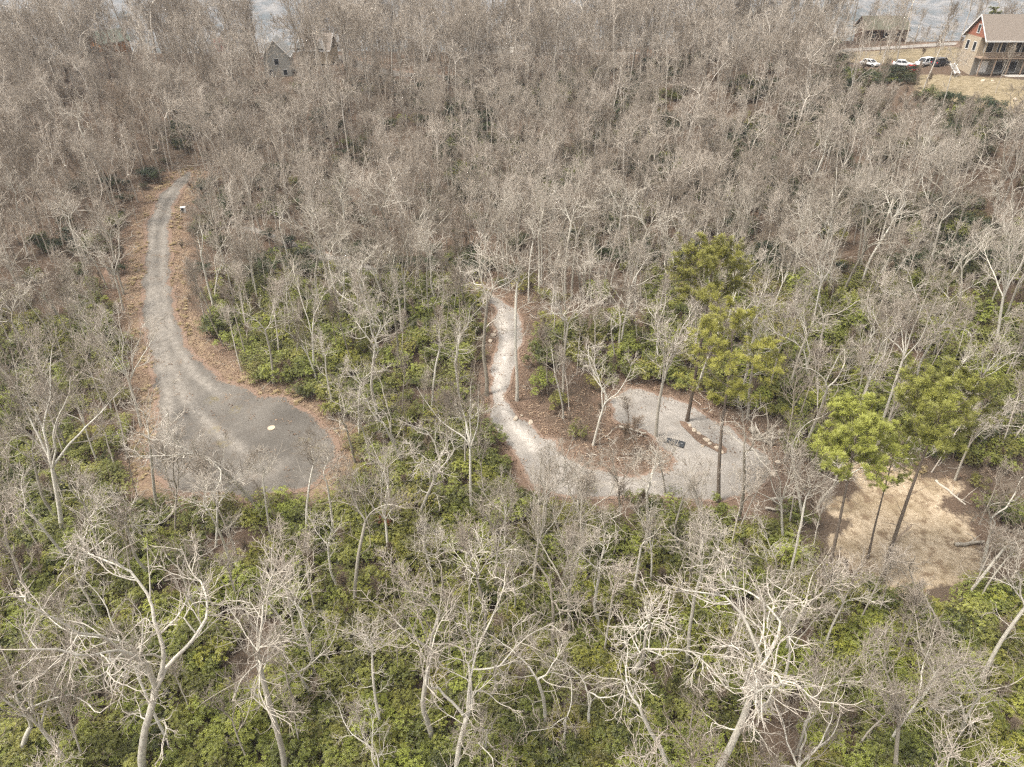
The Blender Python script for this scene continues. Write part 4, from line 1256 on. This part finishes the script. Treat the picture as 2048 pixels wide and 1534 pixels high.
def scatter(name, pts, var, rot, scl, meshes):
    """everything past the individuals: one object, geometry nodes placing copies of the meshes"""
    me = bpy.data.meshes.new(name)
    me.vertices.add(len(pts)); me.vertices.foreach_set('co', np.asarray(pts, np.float32).ravel())
    for k, typ, a in (('kindno', 'INT', var), ('turn', 'FLOAT', rot), ('size', 'FLOAT', scl)):
        at = me.attributes.new(k, typ, 'POINT'); at.data.foreach_set('value', np.asarray(a, np.int32 if typ == 'INT' else np.float32))
    o_ = link(name, me); tag(o_, kind='stuff')
    gt = bpy.data.node_groups.new(name, 'GeometryNodeTree')
    gt.interface.new_socket('Geometry', in_out='INPUT', socket_type='NodeSocketGeometry')
    gt.interface.new_socket('Geometry', in_out='OUTPUT', socket_type='NodeSocketGeometry')
    n = gt.nodes.new; gi, go = n('NodeGroupInput'), n('NodeGroupOutput')
    iop = n('GeometryNodeInstanceOnPoints'); iop.inputs['Pick Instance'].default_value = True
    jn = n('GeometryNodeJoinGeometry')
    for m in reversed(meshes):
        oi = n('GeometryNodeObjectInfo'); oi.transform_space = 'ORIGINAL'; oi.inputs['As Instance'].default_value = True
        oi.inputs['Object'].default_value = m; gt.links.new(oi.outputs['Geometry'], jn.inputs[0])
    gt.links.new(jn.outputs[0], iop.inputs['Instance']); gt.links.new(gi.outputs[0], iop.inputs['Points'])
    def attr(k, t):
        a = n('GeometryNodeInputNamedAttribute'); a.data_type = t; a.inputs['Name'].default_value = k; return a.outputs['Attribute']
    gt.links.new(attr('kindno', 'INT'), iop.inputs['Instance Index'])
    cx = n('ShaderNodeCombineXYZ'); gt.links.new(attr('turn', 'FLOAT'), cx.inputs['Z'])
    e2r = n('FunctionNodeEulerToRotation'); gt.links.new(cx.outputs[0], e2r.inputs[0]); gt.links.new(e2r.outputs[0], iop.inputs['Rotation'])
    gt.links.new(attr('size', 'FLOAT'), iop.inputs['Scale'])
    gt.links.new(iop.outputs[0], go.inputs[0])
    md = o_.modifiers.new('scatter', 'NODES'); md.node_group = gt
    return o_

# a mesh to instance from must belong to an object: these carriers are never linked to the scene
def carriers(meshes): return [bpy.data.objects.new('source_plant', m) for m in meshes]

# ---- full size trees
x1, y1 = jitter(4.6, -75, 75, 14, 92)
x2, y2 = jitter(3.9, -230, 235, 92, 330)
x, y = np.r_[x1, x2], np.r_[y1, y2]
z = height(x, y)
ok, u, v, d = inview(x, y, z)
top_ok, _, tv, _ = inview(x, y, z + 13, 170, -400, 60)
k = ok & top_ok & ~blocked(x, y, 1.6) & ~clash(x, y, used, 2.4)
k &= signed(x, y, W_SAND) > 0.3
k &= (signed(x, y, W_LAWN) > 0) | (rng.random(len(x)) < .25)
k &= (y < 92) | (rng.random(len(x)) < .06 + 1.15 * vnoise(x / 12, y / 12, 41)) 
k &= (y >= 92) | (rng.random(len(x)) < .62)
ycr = np.interp(x, [-240, -150, -100, -60, 60, 90, 250], [215, 250, 280, 288, 268, 226, 218])
k &= (y < ycr)
x, y, z, u, v, d = (a[k] for a in (x, y, z, u, v, d))
hh = rng.uniform(10.0, 17.5, len(x)) * np.where(y > 92, 1.05, .90) * np.where((y > 195) & (x > -150) & (x < 92), 1.4, 1)
k = ~thinned(x, y, z, hh * .92)
x, y, z, u, v, d, hh = (a[k] for a in (x, y, z, u, v, d, hh))
order = np.argsort(d - hh * 1.5 + np.where(inview(x, y, z + hh * .6, -5, 5, -5)[0], 0, 1e4))
x, y, z, u, v, d, hh = (a[order] for a in (x, y, z, u, v, d, hh))
print('full size trees', len(x))
NI = 300 - len(HERO)
forms = ['oak', 'tall', 'tall', 'brush', 'tall', 'fork', 'brush', 'tall', 'snag', 'fork']
for i in range(min(NI, len(x))):
    f = forms[int(rng.integers(0, len(forms)))]
    h0, ms = NEAR[f][int(rng.integers(0, len(NEAR[f])))]
    lean = (rng.normal(0, .06), rng.normal(0, .06), 1)
    o_ = stand('bare_tree', ms, x[i], y[i], z[i], hh[i] / h0 * (.8 if f == 'snag' else 1), rng.random() * 6.28, lean, 'x', 'tree')
    a_, c_, _ = proj(np.array([x[i], y[i], z[i] + hh[i] * .5]))
    remember(o_, dict(oak='crooked limbed pale tree', fork='low forked pale tree', tall='straight stemmed pale tree', brush='bushy crowned pale tree', snag='stark sparse pale tree')[f], a_, c_, 'bare trees of the woods')
rest = np.arange(min(NI, len(x)), len(x))
hv = np.array([h for h, _ in FAR])
kk = rng.integers(0, len(FAR), len(rest))
FC = carriers([m for _, m in FAR])
scatter('distant_bare_woods', np.stack([x[rest], y[rest], z[rest]], 1), kk, rng.random(len(rest)) * 6.28, hh[rest] / hv[kk], FC)

# ---- slender trees between them
x, y = jitter(3.7, -210, 220, 30, 290)
z = height(x, y)
ok, u, v, d = inview(x, y, z, 120, -60, 200)
pr = np.where(y < 80, .36, np.where(y < 110, .4, .52)) * (.35 + 1.2 * vnoise(x / 13, y / 13, 55))
k = ok & ~blocked(x, y, 1.2) & ~clash(x, y, used, 1.5) & (rng.random(len(x)) < pr) & (signed(x, y, W_SAND) > 0) & ((signed(x, y, W_LAWN) > 0) | (rng.random(len(x)) < .3))
x, y, z, u, v, d = (a[k] for a in (x, y, z, u, v, d))
hh = rng.uniform(7, 12.5, len(x))
k = ~thinned(x, y, z, hh * .9)
x, y, z, u, v, d, hh = (a[k] for a in (x, y, z, u, v, d, hh))
order = np.argsort(d - hh + np.where(inview(x, y, z + hh * .6, -5, 5, -5)[0], 0, 1e4))
x, y, z, u, v, d, hh = (a[order] for a in (x, y, z, u, v, d, hh))
print('slender trees', len(x))
for i in range(min(300, len(x))):
    h0, me = SLIM[int(rng.integers(0, len(SLIM)))]
    o_ = stand('slender_tree', me, x[i], y[i], z[i], hh[i] / h0, rng.random() * 6.28, (rng.normal(0, .08), rng.normal(0, .08), 1), 'x', 'slender tree')
    a_, c_, _ = proj(np.array([x[i], y[i], z[i] + hh[i] * .5]))
    remember(o_, 'tall slender grey tree' if hh[i] > 9.8 else 'short slender grey tree', a_, c_, 'slender trees between the larger ones')
rest = np.arange(min(300, len(x)), len(x))
kk = rng.integers(0, len(SLIM), len(rest)); hv = np.array([h for h, _ in SLIM])
scatter('distant_slender_woods', np.stack([x[rest], y[rest], z[rest]], 1), kk, rng.random(len(rest)) * 6.28, hh[rest] / hv[kk], carriers([m for _, m in SLIM]))

# ---- saplings and twiggy understorey
x, y = jitter(2.6, -150, 170, 30, 230)
z = height(x, y)
ok, u, v, d = inview(x, y, z, 60, -20, 120)
pr = np.where(y < 80, .14, .24) * (.3 + 1.3 * vnoise(x / 9, y / 9, 65))
pr = np.where(inpoly(u, v, [(1060,770),(1200,790),(1330,880),(1345,925),(1240,940),(1150,900)]), .55, pr)
k = ok & ~blocked(x, y, .8) & (rng.random(len(x)) < pr) & ((signed(x, y, W_SAND) > .5) | (rng.random(len(x)) < .3)) & (signed(x, y, W_LAWN) > 0)
x, y, z, u, v, d = (a[k] for a in (x, y, z, u, v, d))
hh = rng.uniform(2.2, 5.0, len(x))
isl = inpoly(u, v, [(1060,770),(1200,790),(1330,880),(1345,925),(1240,940),(1150,900)])
k = ~thinned(x, y, z, hh, (.4, .9)) | (isl & (rng.random(len(x)) < .9)) | (rng.random(len(x)) < .25)
x, y, z, u, v, d, hh = (a[k] for a in (x, y, z, u, v, d, hh))
order = np.argsort(d + np.where(inview(x, y, z + hh * .5, -5, 5, -5)[0], 0, 1e4))
x, y, z, u, v, d, hh = (a[order] for a in (x, y, z, u, v, d, hh))
print('saplings', len(x))
for i in range(min(200, len(x))):
    h0, me = SAP[int(rng.integers(0, len(SAP)))]
    o_ = stand('sapling', me, x[i], y[i], z[i], hh[i] / h0, rng.random() * 6.28, (rng.normal(0, .15), rng.normal(0, .15), 1), 'x', 'sapling')
    a_, c_, _ = proj(np.array([x[i], y[i], z[i] + hh[i] * .5]))
    remember(o_, 'thin brown sapling' if hh[i] > 3.6 else 'small brown sapling', a_, c_, 'saplings under the trees')
rest = np.arange(min(200, len(x)), len(x))
kk = rng.integers(0, len(SAP), len(rest)); hv = np.array([h for h, _ in SAP])
scatter('twiggy_undergrowth', np.stack([x[rest], y[rest], z[rest]], 1), kk, rng.random(len(rest)) * 6.28, hh[rest] / hv[kk], carriers([m for _, m in SAP]))

# ---- evergreen shrubs
GREEN = [([(-300,960),(290,1000),(330,1010),(560,1040),(700,1000),(690,880),(590,790),(480,745),(400,650),(470,590),(600,560),(740,540),(940,565),(965,640),(960,790),(1020,870),(1060,960),(1240,990),(1420,1015),(1520,1040),(1640,1110),(1700,1180),(1860,1220),(1960,1180),(2300,1180),(2300,2100),(-300,2100)], .93),
         ([(1060,650),(1270,640),(1290,770),(1230,800),(1200,830),(1120,850),(1060,800)], .42),
         ([(1290,560),(1900,560),(2200,720),(2200,960),(1980,930),(1750,890),(1560,870),(1400,790),(1290,750)], .62),
         ([(-300,560),(255,600),(280,740),(285,1000),(-300,1000)], .42),
         ([(215,440),(255,390),(290,380),(280,430),(240,480)], .9), ([(400,600),(600,560),(940,560),(700,500),(430,560)], .5),
         ([(350,230),(400,250),(380,310),(350,300)], .6), ([(285,345),(320,345),(318,372),(285,372)], .9)]
x, y = jitter(1.75, -85, 110, 16, 215, .5)
z = height(x, y)
ok, u, v, d = inview(x, y, z, 120, 20, 200)
nz = vnoise(x / 8, y / 8, 77) * .6 + vnoise(x / 3.2, y / 3.2, 78) * .4
pr = np.where((v < 560), np.where(u > 900, .36, .10) * sstep(.44, .60, nz) * 3.2, .10)
for poly, p_ in GREEN:
    ip = inpoly(u, v, poly); pr = np.where(ip, np.maximum(pr, p_ * (.55 + .9 * sstep(.28, .46, nz)) if p_ < .9 else p_ * sstep(.20, .38, nz)), pr)
k = ok & ~blocked(x, y, 1.7) & (signed(x, y, W_SAND) > 1.2) & (signed(x, y, W_LAWN) > 1) & (signed(x, y, W_SHELF) > 2) & ~inpoly(u, v, [(1690,88),(1925,88),(1925,152),(1690,152)]) & (rng.random(len(x)) < pr)
# the leafy island and the verge beside the road stay open
k &= (rng.random(len(x)) < .12) | ~inpoly(u, v, [(1050,800),(1180,830),(1370,860),(1390,930),(1200,940),(1090,880)])
k &= ~(inpoly(u, v, [(200,380),(470,380),(420,640),(500,770),(700,860),(740,960),(600,1030),(300,1030),(230,800),(200,560)]) & (signed(x, y, W_ROAD) < 3.0))
x, y, z, u, v, d = (a[k] for a in (x, y, z, u, v, d))
hh = rng.uniform(.6, 1.4, len(x)) * np.where(d > 120, .9, 1)
order = np.argsort(d)
vis = inview(x, y, z, 40, -50, 30)[0][order]
order = np.r_[order[vis], order[~vis]]
x, y, z, u, v, d, hh = (a[order] for a in (x, y, z, u, v, d, hh))
print('evergreen shrubs', len(x))
sw = np.array([.24, .20, .2, .12, .14, .10])
for i in range(min(300, len(x))):
    bi = int(rng.choice(6, p=sw))
    o_ = stand('evergreen_shrub', BUSH[bi], x[i], y[i], z[i] - .1, hh[i], rng.random() * 6.28, (rng.normal(0, .1), rng.normal(0, .1), 1), 'x', 'shrub', None, ('foliage', 'stem'))
    a_, c_, _ = proj(np.array([x[i], y[i], z[i] + 1.2]))
    remember(o_, ('large ' if hh[i] > 1.05 else 'small ') + ('green' if bi in (0, 1, 5) else 'olive') + ' evergreen shrub', a_, c_, 'evergreen shrubs under the trees')
rest = np.arange(min(300, len(x)), len(x))
scatter('evergreen_thicket', np.stack([x[rest], y[rest], z[rest] - .1], 1), np.where((v[rest] < 560) & (rng.random(len(rest)) < .85), rng.integers(6, 8, len(rest)), rng.choice(6, p=sw, size=len(rest))), rng.random(len(rest)) * 6.28, hh[rest], carriers(BUSHW))

# ---- fallen leaves, sticks and straw lying on the open ground
def m_litter(name, stops):
    a = NT(name, .9, .1); return a.out(a.ramp(a.math('ADD', a.math('MULTIPLY', a.attr('tone'), .6), a.math('MULTIPLY', a.rnd(), .4)), stops))
M['leaves'] = m_litter('fallen_leaf', [(.1, (.085, .05, .032)), (.5, (.23, .15, .10)), (.9, (.45, .335, .23))])
M['straw'] = m_litter('dry_straw', [(.1, (.17, .12, .05)), (.5, (.36, .28, .14)), (.9, (.55, .45, .28))])
def leaf_patch(seed, n, rad, L):
    g = np.random.default_rng(seed); c = np.column_stack([g.normal(0, rad, (n, 2)), g.uniform(.01, .07, n)])
    V, F = leaf_fans(c, unit(np.column_stack([g.normal(0, .5, (n, 2)), np.ones(n)])), 1, L, L * .6, .1, g)
    return np_mesh('fallen_leaves', V, [F], [M['leaves']], attrs={'tone': ('FACE', g.random(len(F)))})
def straw_tuft(seed):
    g = np.random.default_rng(seed); c = np.column_stack([g.normal(0, .12, (10, 2)), np.zeros(10)])
    V, F = leaf_fans(c, np.tile([[0, 0, 1.]], (10, 1)), 7, .38, .03, 1.0, g)
    return np_mesh('straw_tufts', V, [F], [M['straw']], attrs={'tone': ('FACE', g.random(len(F)))})
def sticks(seed):
    g = np.random.default_rng(seed); n = 4
    d = unit(np.column_stack([g.normal(0, 1, (n, 2)), np.abs(g.normal(0, .12, n))]))
    A = walk(np.column_stack([g.normal(0, .5, (n, 2)), np.full(n, .05)]), d, g.uniform(.8, 2.6, n), 6, .12, .0, g, .2); AR = taper(g.uniform(.018, .04, n), np.full(n, .008), 6)
    p, d, r, t = sprout(A, AR, 3, .3, .95, 25, 60, g, .6); d[:, 2] = np.abs(d[:, 2]) * .4
    V, F, T = join([tubes(A, AR, 5), tubes(walk(p, d, g.uniform(.3, .9, len(p)), 4, .12, 0, g), taper(np.clip(r, .008, .02), np.full(len(r), .005), 4), 3)])
    return np_mesh('fallen_sticks', V, [F], [M['dead']], attrs={'thick': ('POINT', T)})
def ground_scatter(name, step, keep, meshes, s0, s1):
    x, y = jitter(step, -80, 90, 60, 175, .5); z = height(x, y)
    ok, u, v, d = inview(x, y, z, 10, 0, 10)
    x, y, z, u, v = (a[ok] for a in (x, y, z, u, v))
    k = rng.random(len(x)) < keep(x, y, u, v); x, y, z = x[k], y[k], z[k]
    z = z + bumps(x, y) * sstep(1.0, 4.0, sd_all(x, y, [W_ROAD, W_DRIVE, W_UP])) + .03
    n = len(x); scatter(name, np.stack([x, y, z], 1), rng.integers(0, len(meshes), n), rng.random(n) * 6.28, rng.uniform(s0, s1, n), carriers(meshes)); print(name, n)
open_ = lambda x, y: np.minimum(signed(x, y, W_ROAD), signed(x, y, W_DRIVE))
ground_scatter('fallen_leaves', .75, lambda x, y, u, v: np.where(open_(x, y) < 0, .05 + .5 * np.clip(1 + open_(x, y) / 1.6, 0, 1) ** 2, np.clip(.95 - open_(x, y) / 14, .08, 1)) * np.where(signed(x, y, W_SAND) < 0, .35, 1), [leaf_patch(i, 16, .38, .2) for i in range(5)], .7, 1.3)
ground_scatter('straw_tufts', .8, lambda x, y, u, v: np.where((signed(x, y, W_SAND) < 2) & (vnoise(x / 3, y / 3, 51) > .5), .55, 0) + np.where((np.abs(signed(x, y, W_ROAD) - .5) < 1.1) & (vnoise(x / 4, y / 4, 52) > .42), .6, 0), [straw_tuft(i) for i in range(4)], .6, 1.3)
ground_scatter('fallen_sticks', 2.2, lambda x, y, u, v: np.where(open_(x, y) < .5, .015, np.where(open_(x, y) < 14, .35, .12)), [sticks(i) for i in range(5)], .6, 1.3)

# one shrub of rust coloured dead leaves
b_ = bush(99, 1.1, 1.5, 200, M['deadleaf'], M['twiggy'], .16, .07, 6)
g_ = gpt(772, 1060)
stand('rusty_shrub', b_, g_.x, g_.y, g_.z + .9, .9, 0, None, 'small shrub with rust orange dead leaves among green shrubs', 'shrub', None, ('foliage', 'stem'))

for o_, u_, v_ in CONI: remember(o_, 'dark evergreen conifer', u_, v_, 'dark conifers among the bare trees')
for o_, l_, u_, v_, g_r in ROCKS: remember(o_, l_, u_, v_, g_r)
name_all()

# ------------------------------------------------------------------ haze
hz = MB().box((-9200, -900, -560), (9200, 9900, 1050)).build('haze', M['glass_dark'])
hz.data.materials.clear()
hm = bpy.data.materials.new('haze'); hm.use_nodes = True
ht = hm.node_tree; ht.nodes.clear()
pv = ht.nodes.new('ShaderNodeVolumePrincipled'); pv.inputs['Color'].default_value = (.86, .91, 1.0, 1)
pv.inputs['Density'].default_value = .00017
ho = ht.nodes.new('ShaderNodeOutputMaterial'); ht.links.new(pv.outputs[0], ho.inputs['Volume'])
hz.data.materials.append(hm)
tag(hz, kind='stuff')
